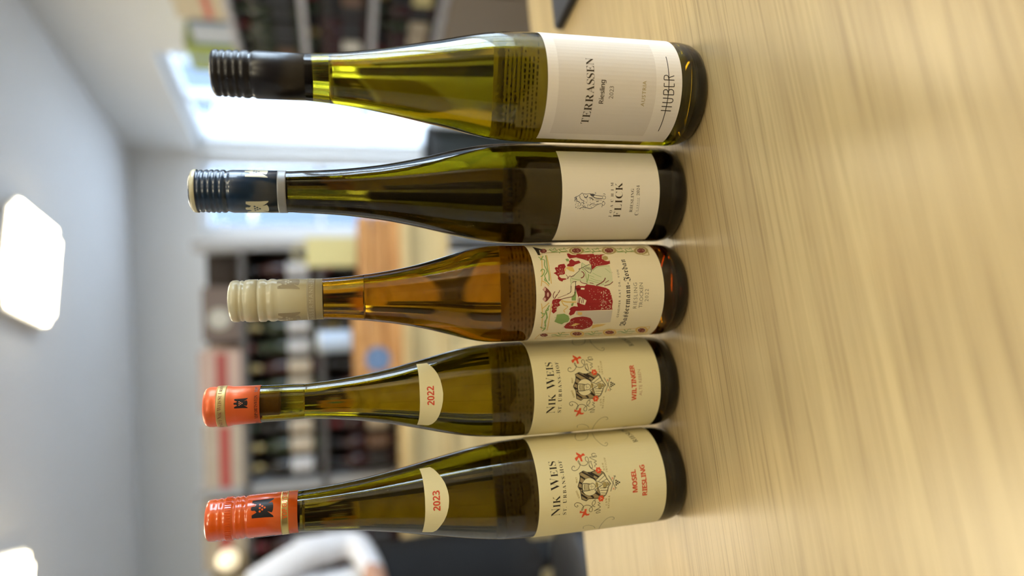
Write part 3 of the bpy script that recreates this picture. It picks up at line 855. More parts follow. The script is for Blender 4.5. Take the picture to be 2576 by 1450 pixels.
for s in ([(618, 262), (655, 290), (690, 300), (688, 360), (718, 430), (690, 480), (715, 540), (745, 580)], [(700, 245), (712, 300), (720, 380), (740, 470), (742, 540)], [(640, 300), (660, 275), (672, 250)], [(645, 430), (660, 405), (690, 420), (672, 470), (645, 490)], [(700, 500), (690, 530), (712, 545)],
          [(745, 820), (722, 860), (700, 900), (722, 960), (690, 1010), (702, 1060), (672, 1110)], [(700, 880), (716, 930), (705, 1000), (690, 1060)], [(648, 900), (668, 920), (690, 915), (672, 950), (648, 965)], [(640, 1070), (665, 1085), (700, 1085), (660, 1120)], [(720, 850), (735, 870), (712, 885)]):
    green.stroke(T0(s), 11 * u)
mar.poly(smooth_interp(T0([(695, 605), (668, 640), (690, 665), (690, 715), (668, 750), (700, 780), (735, 750), (768, 695), (735, 640)]), 3))
for c_, rx, ry in (((690, 635), 16, 22), ((690, 752), 16, 20), ((728, 698), 12, 26)): pink.ell(T0([c_])[0], ry * u, rx * u, 12)
# the picture: red ground, wreath, grapes, robe
wine.poly(TR([(785, 400), (840, 395), (900, 430), (1020, 440), (1060, 410), (1220, 420), (1480, 405), (1500, 430), (1620, 425), (1700, 420), (1790, 425), (1700, 455), (1700, 540), (1780, 585), (1860, 600), (1900, 580), (1915, 660), (1830, 690), (1700, 710), (1560, 725), (1440, 830), (1425, 700), (1370, 640), (1380, 600), (1200, 540), (1040, 500), (860, 530), (810, 480)]))
wine.poly(TR([(840, 600), (900, 540), (1000, 600), (1100, 580), (1150, 640), (1000, 690), (960, 730), (900, 740), (790, 730), (800, 680), (850, 650)]))
wine.poly(TR([(610, 680), (720, 665), (760, 740), (720, 800), (740, 920), (700, 950), (600, 950), (580, 990), (640, 1040), (740, 1045), (790, 1060), (760, 1075), (690, 1090), (670, 1130), (590, 1100), (550, 1050), (560, 1000), (500, 940), (440, 910), (510, 870), (470, 780), (500, 750), (550, 760), (560, 700)]))
wine.poly(TL([(1225, 0), (1500, 0), (1800, 30), (1920, 40), (2060, 95), (2110, 230), (2140, 380), (2120, 500), (2130, 575), (1880, 580), (1540, 595), (1240, 605), (1200, 680), (1110, 720), (1070, 680), (1110, 590), (1080, 575), (1120, 520), (1200, 490), (1290, 500), (1270, 420), (1300, 260), (1260, 150)]))
wine.poly(TR([(1020, 1240), (1100, 1215), (1200, 1290), (1300, 1200), (1550, 1230), (1800, 1290), (1880, 1330), (1900, 1400), (1040, 1400)]))
wine.poly(TL([(690, 330), (740, 320), (800, 310), (900, 320), (830, 400), (860, 470), (780, 520), (770, 610), (700, 670), (650, 620), (670, 560), (650, 520), (680, 460), (660, 410), (670, 360)]))
wine.poly(TL([(950, 990), (1010, 920), (1090, 870), (1120, 800), (1220, 760), (1400, 740), (1500, 750), (1600, 780), (1660, 880), (1640, 950), (1580, 1000), (1400, 1060), (1280, 1050), (1100, 1040), (990, 1030)]))
pale.poly(TR([(870, 1040), (960, 1000), (1100, 850), (1180, 790), (1170, 640), (1330, 700), (1420, 700), (1430, 850), (1560, 730), (1900, 720), (1960, 900), (1980, 1150), (1900, 1230), (1550, 1240), (1320, 1180), (1150, 1120), (1020, 1120), (890, 1200)]))
crm.poly(TR([(745, 930), (760, 780), (860, 850), (980, 880), (1000, 760), (1150, 690), (1170, 790), (1080, 860), (950, 990), (860, 985), (800, 1040), (680, 1010), (660, 960)]))
crm.poly(TR([(1050, 505), (1200, 545), (1365, 600), (1360, 670), (1180, 610), (1080, 545)]))
yel.poly(TR([(710, 830), (760, 770), (830, 735), (940, 750), (960, 800), (990, 850), (960, 890), (880, 860), (820, 885), (760, 870)]))
yel.poly(TR([(1210, 770), (1390, 680), (1425, 700), (1420, 910), (1350, 890)]))
gold.poly(TR([(1705, 480), (1780, 455), (1850, 480), (1860, 540), (1800, 580), (1720, 560)]))
green.poly(TR([(750, 545), (800, 530), (845, 560), (835, 600), (780, 605)]))
for s, w_ in (([(875, 1050), (885, 1130), (900, 1200)], 4), ([(1180, 640), (1175, 780), (1260, 880), (1285, 1000), (1320, 1160)], 6), ([(1320, 1080), (1500, 1130), (1750, 1205)], 4), ([(1360, 970), (1440, 990), (1500, 1020)], 4), ([(1450, 900), (1560, 960), (1680, 1010)], 4), ([(1780, 790), (1850, 840), (1920, 900)], 4), ([(900, 1040), (1000, 1070), (1150, 1090)], 5), ([(1190, 640), (1290, 740), (1370, 780)], 4), ([(1450, 850), (1600, 740), (1900, 720)], 5), ([(1350, 930), (1340, 1040), (1300, 1150)], 9), ([(1400, 1040), (1560, 1100), (1700, 1120)], 4)):
    green.stroke(TR(s), w_ * u)
for s, w_ in (([(1165, 870), (1210, 890), (1235, 950), (1210, 1010), (1150, 1035)], 11), ([(1790, 1030), (1750, 1110), (1650, 1180), (1550, 1230)], 11), ([(1985, 1130), (1900, 1200), (1760, 1240)], 8), ([(760, 950), (800, 1000), (805, 1060), (850, 985), (920, 1000), (935, 970)], 6), ([(1040, 510), (1200, 545), (1375, 605)], 5), ([(930, 1160), (960, 1130), (1040, 1130)], 6), ([(1130, 1110), (1180, 1160), (1320, 1190)], 8), ([(1380, 1160), (1480, 1180)], 7), ([(1780, 1160), (1880, 1100)], 7)):
    mar.stroke(TR(s), w_ * u)
wine.poly(TR([(1970, 880), (1900, 925), (1770, 950), (1750, 985), (1820, 1010), (1960, 915)]))
for s, w_ in (([(1090, 810), (1180, 770), (1375, 680)], 6), ([(1210, 770), (1400, 910), (1425, 705)], 6), ([(890, 1200), (885, 1320), (875, 1410), (800, 1445)], 4), ([(1005, 1120), (1015, 1260), (995, 1440)], 6), ([(950, 1000), (1010, 930), (1100, 850), (1120, 790)], 4), ([(880, 1020), (1000, 940)], 3)):
    dark.stroke(TR(s), w_ * u)
for x in (1260, 1300, 1340, 1380): dark.stroke(TR([(x, 760), (x + 30, 800 + (x - 1260) * .3)]), 6 * u, 1)
for s, w_ in (([(1125, 0), (1112, 160), (800, 290)], 4), ([(1225, 0), (1215, 170), (1182, 250), (920, 310), (850, 370)], 6), ([(700, 300), (690, 220), (720, 150), (740, 140)], 7), ([(800, 180), (830, 150), (850, 100)], 6), ([(720, 310), (770, 230), (800, 200)], 8)):
    mar.stroke(TL(s), w_ * u)
crm.poly(TL([(1130, 0), (1222, 0), (1205, 180), (1170, 240), (900, 300), (820, 300), (1110, 165)]))
yel.stroke(TL([(890, 350), (1000, 385), (1120, 390), (1250, 390)]), 14 * u); yel.stroke(TL([(890, 360), (950, 460), (1050, 500), (950, 590), (980, 640)]), 11 * u)
yel.poly(TL([(1120, 960), (1230, 900), (1350, 920), (1290, 935), (1200, 980)])); yel.poly(TL([(1280, 630), (1400, 640), (1390, 700), (1290, 700)]))
yel.poly(TL([(1640, 950), (1760, 930), (1980, 920), (1880, 970), (1700, 1010), (1620, 1040)]))
for s in ([(1140, 280), (1200, 150), (1250, 130), (1240, 350), (1140, 350)], [(1130, 430), (1190, 400), (1170, 480), (1130, 490)], [(780, 690), (960, 670), (1060, 720), (1090, 800), (1050, 870), (960, 890), (900, 930), (800, 900), (720, 860), (760, 790)]):
    green.poly(TL(s))
for s in ([(820, 720), (900, 770), (850, 840)], [(900, 720), (960, 760), (930, 830), (980, 860)], [(1000, 740), (1020, 800), (960, 840)], [(790, 800), (840, 860), (900, 880)], [(720, 760), (780, 780)], [(740, 880), (790, 850)]):
    pale.stroke(TL(s), 10 * u)
grey.poly(TL([(1250, 612), (2130, 592), (2110, 720), (2080, 880), (1680, 920), (1600, 790), (1400, 745), (1250, 690)]))
crm.poly(TL([(1330, 245), (1420, 300), (1500, 350), (1460, 460), (1390, 440), (1280, 400), (1300, 280)]))
for x in (1325, 1350, 1400, 1440): mar.stroke(TL([(x, 285), (x - 25, 420)]), 8 * u, 1)
crm.poly(TL([(1365, 40), (1455, 45), (1450, 90), (1360, 85)]))
for _ in range(70):                                    # light flecks in the red foliage
    x, y = random.uniform(1860, 2110), random.uniform(90, 560)
    a = random.uniform(0, 3.1); l = random.uniform(10, 26)
    crm.stroke(TL([(x, y), (x + l * math.cos(a), y + l * math.sin(a))]), random.uniform(4, 8) * u, 1)
for _ in range(26):
    x, y = random.uniform(1560, 1860), random.uniform(60, 560); a = random.uniform(0, 3.1)
    crm.stroke(TL([(x, y), (x + 14 * math.cos(a), y + 14 * math.sin(a))]), 4 * u, 1)
for _ in range(30):
    x, y = random.uniform(1260, 1690), random.uniform(430, 700); a = random.uniform(0, 3.1)
    if y > 690 - (x - 1400) * -0.1: continue
    crm.stroke(TR([(x, y), (x + 22 * math.cos(a), y + 22 * math.sin(a))]), 4 * u, 1)
for _ in range(46):
    a = random.uniform(0, 6.28); q = random.uniform(.35, .95)
    crm.stroke(TL([(1310 + 310 * q * math.cos(a), 905 + 130 * q * math.sin(a)), (1310 + 310 * q * math.cos(a) + random.uniform(-16, 16), 905 + 130 * q * math.sin(a) + random.uniform(-14, 14))]), 4 * u, 1)
for _ in range(26):
    a = random.uniform(0, 6.28); q = random.uniform(.2, .95)
    crm.stroke(TL([(760 + 70 * q * math.cos(a), 470 + 120 * q * math.sin(a)), (760 + 70 * q * math.cos(a) + random.uniform(-16, 16), 470 + 120 * q * math.sin(a) + random.uniform(-14, 14))]), 4 * u, 1)
    crm.stroke(TR([(620 + 90 * q * math.cos(a), 860 + 130 * q * math.sin(a)), (620 + 90 * q * math.cos(a) + random.uniform(-18, 18), 860 + 130 * q * math.sin(a) + random.uniform(-16, 16))]), 4 * u, 1)
for n_, ink, mt, lift in (('border_olive', gold, INK_GOLD, 5), ('red_print', wine, INK_WINE, 7), ('pale_grey_print', grey, INK_LG, 6), ('pale_green_print', pale, INK_PG, 11), ('ivory_print', crm, P_IVORY, 13), ('ochre_print', yel, INK_YE, 9), ('green_print', green, INK_GR, 14), ('maroon_print', mar, INK_MAR, 15), ('rose_print', pink, mat('ink_rose', srgb(216, 170, 150), .6), 17), ('dark_outline', dark, INK_K, 16)):
    ink.build(n_, sh, mt, lab, lift * 1e-5)
i = Ink()
for s, a, c, h, st, of in (('GEHEIMER RAT DR. VON', (1538, 960), (1548, 412), 0.00165, 'sans', 0.0), ('RIESLING', (1750, 855), (1759, 560), 0.0029, 'sans', -0.012), ('TROCKEN', (1817, 848), (1827, 560), 0.0029, 'sans', -0.012), ('2022', (1887, 775), (1894, 632), 0.0029, 'sans', -0.012)):
    pl, pr = line(sh, 1220, 590, 4.6, a, c); text(i, st, s, pl, pr, h, off=of)
i.build('small_lettering', sh, INK_BR, lab)
i = Ink(); pl, pr = line(sh, 1220, 590, 4.6, (1612, 1055), (1622, 290))
text(i, 'fraktur', 'Bassermann-Jordan', pl, pr, 0.0062, off=0.0, wid=1.3); i.build('estate_name', sh, INK_K, lab)
cp = closure(B3, [(572, 12.2), (574, 14.0), (579, 14.9), (588, 15.1), (594, 14.7), (597, 14.1), (601, 14.7), (604, 14.75), (608, 14.1), (612, 15.0), (620, 15.4), (643, 15.4), (644, 14.7), (646, 14.7), (647, 15.3), (652, 15.45), (662, 15.4), (667, 14.5), (671, 14.6), (676, 15.4), (682, 15.5), (687, 15.3), (693, 14.8), (700, 15.2), (811, 15.05)], 'screw_cap', C_CREAM)
bd = ring('taupe_band', B3, 771.5, 793, C_TAUPE, cp)
eagle('eagle_emblem', B3, cp, 695, 754, math.radians(58), C_TAUPE, C_CREAM, 0.0150)
eagle('eagle_emblem', B3, cp, 695, 754, math.radians(-64), C_TAUPE, C_CREAM, 0.0150)
shc = Sheet(B3, lambda z: cap_r(B3, z), 0.00015, 0.0152); i = Ink(); zz_ = B3.zf(787, .0152)
text(i, 'sans', 'BASSERMANN-JORDAN', (-0.0152 * math.radians(80), zz_), (0.0152 * math.radians(128), zz_), 0.0026, off=-0.01); i.build('band_lettering', shc, C_CREAM, cp, 0.00008, 0.0012)
add_back_label(B3, 0.03, 0.141, math.radians(70), 9)
tag(B3.root, 'amber glass bottle with cream screw cap and red-green illustrated label, middle of five', 'wine bottle', 'wine bottles in a row on the table')

# ---- bottle 4: dark glass, blue cap, lion --------------------------------------------------------------------
glass_parts(B4, G_BLACKISH, WINE, 0.364, 0.312)
pa = B4.hit(1120 + 1070 / 3.9, 340 + 1033 / 3.9)[0]; pb = B4.hit(1120 + 1100 / 3.9, 340 + 158 / 3.9)[0]
zt = B4.hit(1120 + 1143 / 3.9, 340 + 570 / 3.9)[1]; zb = B4.hit(1120 + 2093 / 3.9, 340 + 570 / 3.9)[1]
lab = label_patch('front_label', B4, pa, pb, zb - 0.001, zt - 0.0005, P_WHITE)
lab['label'] = 'plain off-white label with small lion drawing'
sh = Sheet(B4, B4.r, 0.00025, 0.0392)
Z = lambda pts: sh.T(1420, 440, 9.064)(pts)
u = 0.001 / 3.25 / 9.064
i = Ink()
for s, a, c, h, kw in (('JOACHIM', (1062, 968), (1110, 180), 0.0021, dict(off=-0.007)), ('FLICK', (1258, 968), (1322, 176), 0.0056, dict(off=-0.013)), ('RIESLING', (1537, 852), (1586, 315), 0.0024, dict(off=-0.011)), ('2024', (1700, 470), (1719, 240), 0.0023, dict(off=-0.007)), ('C', (1682, 922), (1682, 862), 0.0031, dict(off=-0.008)), ('LASSIC', (1664, 832), (1688, 525), 0.0012, dict(off=-0.01))):
    pl, pr = sh.T(1420, 440, 9.064)([a, c]); z = (pl[1] + pr[1]) / 2
    text(i, 'serif', s, (pl[0], z), (pr[0], z), h, **kw)
pl, pr = Z([(1672, 838), (1700, 520)]); z = (pl[1] + pr[1]) / 2 - 0.0003
i.stroke([(pl[0], z), ((pl[0] + pr[0]) / 2, z), (pr[0], z)], 0.00016, 1)
i.build('lettering', sh, INK_BR, lab)
i = Ink()
for s, w_ in (([(245, 590), (235, 540), (260, 500), (300, 490), (360, 450), (400, 415), (430, 440), (440, 480)], 11), ([(440, 430), (500, 440), (570, 430), (620, 440)], 11), ([(350, 480), (352, 530), (380, 560), (400, 580), (440, 590), (440, 620), (400, 632)], 12), ([(270, 600), (320, 610), (350, 640)], 14), ([(250, 560), (270, 545), (265, 520)], 22),
              ([(455, 490), (470, 520), (510, 510), (530, 470)], 20), ([(690, 465), (780, 478), (860, 490)], 11), ([(650, 500), (700, 528), (760, 540), (860, 545)], 16), ([(865, 490), (900, 480), (935, 500), (930, 545), (890, 555), (865, 530), (872, 500)], 9), ([(880, 440), (910, 430), (930, 460)], 9), ([(690, 405), (715, 412), (700, 445), (660, 445)], 9),
              ([(870, 620), (910, 620), (920, 660), (890, 700), (860, 680)], 9), ([(640, 760), (700, 710), (780, 670), (860, 660), (850, 740)], 10), ([(860, 640), (880, 605), (900, 600)], 10), ([(340, 770), (420, 740), (500, 750), (580, 770), (640, 750)], 13), ([(720, 610), (780, 600)], 16), ([(680, 580), (760, 570), (850, 585)], 6), ([(570, 520), (620, 540), (660, 575)], 18), ([(560, 700), (620, 660), (690, 645)], 10), ([(640, 690), (700, 680), (770, 660)], 9)):
    i.stroke(Z(s), w_ * u, 2)
i.poly(Z([(580, 440), (650, 430), (695, 462), (650, 502), (600, 480)]))
for _ in range(34):
    x, y = random.uniform(240, 470), random.uniform(615, 780); a = 1.2 + random.uniform(-.6, .6); l = random.uniform(14, 34)
    i.stroke(Z([(x, y), (x + l * math.cos(a), y + l * math.sin(a))]), 8 * u, 1)
for _ in range(26):
    x, y = random.uniform(470, 690), random.uniform(500, 730); a = random.uniform(0, 3.1); l = random.uniform(12, 28)
    i.stroke(Z([(x, y), (x + l * math.cos(a), y + l * math.sin(a))]), 7 * u, 1)
for _ in range(12):
    x, y = random.uniform(230, 300), random.uniform(500, 600)
    i.stroke(Z([(x, y), (x - 22, y + random.uniform(-14, 14))]), 7 * u, 1)
i.build('lion_drawing', sh, INK_GY, lab)
cp = closure(B4, [(471, 12.6), (473, 14.2), (478, 15.0), (487, 15.1), (490, 14.0), (494, 14.9), (499, 15.0), (503, 14.1), (508, 14.9), (513, 15.2), (518, 14.4), (522, 15.1), (527, 15.2), (531, 14.4), (536, 15.2), (541, 15.3), (546, 14.3), (551, 15.2), (558, 15.2), (564, 14.0), (571, 14.8), (577, 15.2), (718, 15.15)], 'screw_cap', C_BLUE)
ring('cream_rim', B4, 474, 486.5, C_CREAM, cp, 0.00015)
ring('grey_band', B4, 696, 718, C_SILV, cp)
eagle('eagle_emblem', B4, cp, 613, 673, math.radians(58), C_CREAM, C_BLUE, 0.0140)
eagle('eagle_emblem', B4, cp, 613, 673, math.radians(-60), C_CREAM, C_BLUE, 0.0140)
add_back_label(B4, 0.02, 0.136, math.radians(55), 4)
tag(B4.root, 'dark bottle with blue screw cap and small lion on off-white label, fourth from left', 'wine bottle', 'wine bottles in a row on the table')

# ---- bottle 5: bright green glass, black cap ---------------------------------------------------------------
glass_parts(B5, G_GREEN, WINE, 0.344, 0.272)
zt = B5.hit(1150 + 828 / 3.68, 60 + 560 / 3.68)[1]; zb = B5.hit(1150 + 2072 / 3.68, 60 + 560 / 3.68)[1]
lab = label_patch('front_label', B5, -math.radians(80), math.radians(84), zb - 0.001, zt - 0.001, P_GREY)
lab['label'] = 'white label with embossed grey panel'
sh = Sheet(B5, B5.r, 0.00025, 0.0390)
Z = sh.T(1150, 60, 3.68)
c_ = Z([(890, 142), (847, 1068), (1780, 195), (1692, 1083), (938, 600), (1843, 600)])
z1 = c_[4][1]; z0 = c_[5][1]; a0 = max(-math.radians(68), (c_[1][0] + c_[3][0]) / 2 / .039); a1 = (c_[0][0] + c_[2][0]) / 2 / .039
i = Ink(); s0, s1 = a0 * .039, a1 * .039
i.poly([(s0, z0), (s1, z0), (s1, z1), (s0, z1)]); i.build('embossed_panel', sh, P_PANEL, lab, 0.00008)
def t5(s, a, c, h, st, mt, name, off=0.0, lift=0.00016):
    i = Ink(); pl, pr = line(sh, 1150, 60, 3.68, a, c); text(i, st, s, pl, pr, h, off=off); i.build(name, sh, mt, lab, lift)
t5('TERRASSEN', (1215, 925), (1252, 320), 0.0056, 'serif', INK_BR, 'wine_name', -0.010)
t5('Riesling', (1353, 740), (1366, 520), 0.0034, 'sansb', INK_BR, 'grape_name', -0.012)
t5('2023', (1443, 695), (1449, 578), 0.0031, 'sans', mat('ink_grey_brown', srgb(104, 90, 62), .6), 'vintage', -0.01)
t5('AUSTRIA', (1730, 765), (1750, 530), 0.0028, 'sans', INK_GOLD, 'country', 0.0)
Z = sh.T(1540, 130, 6.59); i = Ink(); wd = 0.00058
pts = Z([(765, 1320), (830, 1170), (880, 980), (915, 790), (938, 560), (940, 430), (925, 260), (890, 85)])
zl = sum(p[1] for p in pts) / len(pts)
i.stroke([(p[0], zl * .6 + p[1] * .4) for p in pts], wd, 4)
for s in ([(805, 975), (972, 983)], [(818, 908), (988, 915)], [(830, 842), (960, 848), (1000, 830), (1005, 800), (985, 780), (840, 770)], [(850, 712), (1018, 718)], [(850, 712), (852, 650), (880, 632), (915, 640), (930, 700)], [(930, 700), (940, 640), (980, 628), (1015, 650), (1018, 718)], [(860, 578), (1028, 582)], [(860, 578), (862, 520)], [(1028, 582), (1028, 528)], [(860, 468), (1030, 475)], [(860, 468), (862, 410), (890, 392), (925, 405), (940, 468)], [(945, 430), (1028, 402)]):
    i.stroke(Z(s), wd, 2)
i.build('estate_name', sh, INK_K, lab, 0.00008)
cp = closure(B5, [(525, 12.4), (527, 14.2), (532, 15.0), (540, 15.1), (545, 14.0), (550, 15.1), (556, 15.1), (561, 14.1), (566, 15.1), (574, 15.3), (580, 14.3), (586, 15.3), (592, 15.4), (598, 14.3), (604, 15.4), (616, 15.5), (624, 14.3), (630, 14.8), (636, 15.6), (783, 15.45)], 'screw_cap', C_BLACK)
bl = add_back_label(B5, 0.022, 0.149, math.radians(66), 9)
sh = Sheet(B5, B5.r, 0.0, 0.039); i = Ink(); text(i, 'sans', 'HUBER', (math.pi * .039 - .030, .083), (math.pi * .039 + .030, .083), .011, off=-.02); i.build('back_lettering', sh, INK_BG, bl, 0.00002)
tag(B5.root, 'bright green bottle with black screw cap and grey panelled label, rightmost of five', 'wine bottle', 'wine bottles in a row on the table')

# ------------------------------------------------------------------ things further back
# dark tablet lying at the back right of the table
M_TAB = mat('tablet_grey', srgb(72, 74, 80), 0.35, metal=0.3)
tb0 = px_z(1396, 76, TZ + 0.010)
tab = empty('tablet', (tb0.x, tb0.y, TZ), TA)
box_obj('body', (0, 0.26, -0.19, 0.0, 0.0, 0.009), mat('tablet_black', srgb(22, 22, 24), 0.4), tab, 0.003)
box_obj('lid', (0.001, 0.259, -0.189, -0.001, 0.0092, 0.0105), M_TAB, tab)
tag(tab, 'dark grey tablet lying on the table behind the rightmost bottle', 'tablet')

ORD = ['first', 'second', 'third', 'fourth', 'fifth', 'sixth', 'seventh', 'eighth', 'ninth', 'tenth', 'eleventh', 'twelfth', 'thirteenth', 'fourteenth', 'fifteenth', 'sixteenth', 'seventeenth', 'eighteenth', 'nineteenth', 'twentieth', 'twenty-first', 'twenty-second']
# bottle meshes for the shelves
def shelf_bottle_mesh(kind):
    if kind == 0:   # slim
        pr = [(0, 0), (.035, 0), (.037, .004), (.037, .17), (.033, .20), (.022, .25), (.0145, .29), (.014, .325), (0, .325)]
    else:           # straight-shouldered
        pr = [(0, 0), (.035, 0), (.0375, .004), (.0375, .195), (.034, .215), (.018, .235), (.0145, .25), (.0145, .31), (0, .31)]
    bm = lathe_bm(pr, 20); me = bpy.data.meshes.new('shelf_bottle'); bmesh.ops.recalc_face_normals(bm, faces=bm.faces[:]); bm.to_mesh(me); bm.free()
    for p in me.polygons: p.use_smooth = True
    top = pr[-1][1]
    bm = lathe_bm([(0, top + .002), (.0155, top + .002), (.016, top - .002), (.016, top - .055), (.0145, top - .055)], 16); mc = bpy.data.meshes.new('capsule'); bmesh.ops.recalc_face_normals(bm, faces=bm.faces[:]); bm.to_mesh(mc); bm.free()
    bm = bmesh.new(); n = 10; vs = []
    for k in range(n + 1):
        a = math.radians(-75 + 150 * k / n)
        vs.append((bm.verts.new((.0379 * math.sin(a), -.0379 * math.cos(a), .04)), bm.verts.new((.0379 * math.sin(a), -.0379 * math.cos(a), .135))))
    for k in range(n): bm.faces.new((vs[k][0], vs[k + 1][0], vs[k + 1][1], vs[k][1]))
    ml = bpy.data.meshes.new('label'); bm.to_mesh(ml); bm.free()
    return me, mc, ml
SB = [shelf_bottle_mesh(0), shelf_bottle_mesh(1)]
SG = [mat('shelf_glass_dark', (0.012, 0.010, 0.008), 0.12), mat('shelf_glass_green', (0.02, 0.028, 0.012), 0.12), mat('shelf_glass_red', (0.03, 0.008, 0.008), 0.15)]
SLB = [('grey', mat('shelf_label_grey', (0.55, 0.55, 0.57), 0.7)), ('white', mat('shelf_label_white', (0.72, 0.71, 0.68), 0.7)), ('yellowish', mat('shelf_label_yellow', (0.60, 0.52, 0.26), 0.7)), ('beige', mat('shelf_label_beige', (0.50, 0.42, 0.32), 0.7)), ('black', mat('shelf_label_black', (0.03, 0.03, 0.035), 0.6)), ('brown', mat('shelf_label_brown', (0.16, 0.10, 0.07), 0.6)), ('green', mat('shelf_label_green', (0.30, 0.42, 0.18), 0.6))]
SCP = [mat('shelf_capsule_black', (0.02, 0.02, 0.022), 0.4), mat('shelf_capsule_red', (0.22, 0.03, 0.03), 0.4), mat('shelf_capsule_gold', (0.45, 0.34, 0.14), 0.4, metal=0.5), mat('shelf_capsule_green', (0.05, 0.09, 0.05), 0.4)]
def shelf_bottle(loc, rz, kind, li, where, group):
    ms = SB[kind]
    o = empty('shelf_wine_bottle', loc, rz)
    for nm, me, mt in (('glass', ms[0], random.choice(SG)), ('capsule', ms[1], random.choice(SCP)), ('label', ms[2], SLB[li][1])):
        c = bpy.data.objects.new(nm, me); COL.objects.link(c); c.parent = o
        if not me.materials: me.materials.append(mt)
        c.material_slots[0].link = 'OBJECT'; c.material_slots[0].material = mt
    tag(o, 'wine bottle with %s label, %s' % (SLB[li][0], where), 'wine bottle', group)

# left shelf ---------------------------------------------------------------
M_SHELF = mat('shelf_metal_grey', (0.10, 0.095, 0.095), 0.5)
M_SHBK = mat('shelf_back_brown', (0.045, 0.035, 0.032), 0.7)
M_PALE = wood('shelf_pale_wood', srgb(206, 176, 122), srgb(236, 214, 160), (2.0, 20, 20), 0.5)
SX0, SX1, SY0, SY1 = -1.95, 0.22, 3.10, 3.42
sh_ = empty('wine_shelf', ((SX0 + SX1) / 2, SY1, 0))
def W2(o, dims):   # world box dims into the local frame of an unrotated empty
    x, y, z = o.location; return (dims[0] - x, dims[1] - x, dims[2] - y, dims[3] - y, dims[4] - z, dims[5] - z)
box_obj('back_panel', W2(sh_, (SX0, SX1, SY1, SY1 + .02, 0.80, 1.66)), M_SHBK, sh_)
for x in (SX0, -0.86, SX1):
    box_obj('upright', W2(sh_, (x - .02, x + .02, SY0, SY1, 0.0, 1.66)), mat('shelf_upright_grey', (0.34, 0.34, 0.35), 0.5), sh_)
for z in (0.80, 1.14, 1.47):
    box_obj('shelf_board', W2(sh_, (SX0 + .02, SX1 - .02, SY0, SY1, z - .025, z)), M_SHELF, sh_)
tag(sh_, 'dark wine shelf with two rows of bottles along the back of the shop', 'shelf')
cb = empty('wooden_counter', ((SX0 + 0.34) / 2, 2.9, 0))
box_obj('counter_top', W2(cb, (SX0, 0.34, 2.66, 3.075, 0.765, 0.80)), M_PALE, cb, 0.003)
box_obj('front_board', W2(cb, (SX0 + .02, 0.32, 2.70, 2.73, 0.60, 0.764)), M_PALE, cb)
for k in range(6):
    xa = SX0 + .02 + k * .345; box_obj('door', W2(cb, (xa + .003, xa + .342, 2.715, 2.735, 0.13, 0.595)), M_PALE, cb)
for x in (SX0 + .04, -0.8, 0.28): box_obj('leg', W2(cb, (x - .03, x + .03, 2.74, 3.05, 0.0, 0.764)), mat('counter_leg_dark', (0.06, 0.05, 0.045), 0.6), cb)
box_obj('plinth', W2(cb, (SX0 + .1, 0.10, 2.80, 3.04, 0.0, 0.57)), mat('counter_plinth', (0.14, 0.12, 0.10), .7), cb)
tag(cb, 'pale wooden counter standing in front of the dark wine shelf', 'counter')
for row, (z, nm) in enumerate(((1.14, 'upper'), (0.80, 'lower'))):
    n = 0; x = -1.50
    while x < 0.16:
        if abs(x + 0.86) > 0.075:
            li = random.choice((0, 0, 1, 1, 3, 4, 4, 5)) if row == 0 else random.choice((0, 2, 2, 3, 4, 4, 5, 1))
            shelf_bottle((x, SY0 + 0.07, z), random.uniform(-.3, .3), random.choice((0, 1, 1)), li, '%s from left in %s row of back shelf' % (ORD[n], nm), 'bottles on the back shelf'); n += 1
        x += random.uniform(0.083, 0.094)
# wine cases on top of the shelf
CASES = [((-1.72, 0.30, 0.17), (0.42, 0.34, 0.24), None), ((-1.38, 0.28, 0.15), (0.46, 0.40, 0.30), None), ((-1.05, 0.30, 0.17), (0.40, 0.33, 0.24), (0.35, 0.05, 0.04)), ((-0.71, 0.30, 0.16), (0.46, 0.38, 0.30), (0.42, 0.06, 0.05)), ((-0.38, 0.28, 0.17), (0.50, 0.36, 0.30), (0.36, 0.07, 0.06)), ((-0.08, 0.24, 0.15), (0.16, 0.12, 0.10), None)]
CN = ['plain tan wine case at the left end of the shelf top', 'light brown wine case, second from left on the shelf top', 'tan wine case with dark red stripe on the shelf top', 'beige wine case with bright red stripe on the shelf top', 'rosy wine case with red stripe, beside the dark case', 'dark brown wine case at the right end of the shelf top']
for (cx, cw, ch), col, st in CASES:
    o = empty('wine_case', (cx, SY0 + .15, 1.47)); q = CASES.index(((cx, cw, ch), col, st))
    box_obj('carton', (-cw / 2, cw / 2, -.14, .14, 0, ch), mat('case_board_%d' % q, col, 0.8, vary=(9, .1)), o, 0.003)
    box_obj('lid_flap', (-cw / 2 + .004, cw / 2 - .004, -.138, .0, ch, ch + .004), mat('case_board_%d' % q, col), o)
    if st: box_obj('printed_stripe', (-cw / 2 + .01, cw / 2 - .01, -.1415, -.140, ch * .35, ch * .62), mat('case_stripe_%d' % q, st, 0.7), o)
    if q == 5:
        bm = lathe_bm([(0, 0), (.045, 0), (.045, .002), (0, .002)], 24); d_ = from_bm('round_seal', bm, mat('seal_pale', (0.5, .48, .42), .6), o); d_.rotation_euler = (math.pi / 2, 0, 0); d_.location = (-0.02, -.1425, .085)
    tag(o, CN[q], 'wine case', 'wine cases on top of the shelf')
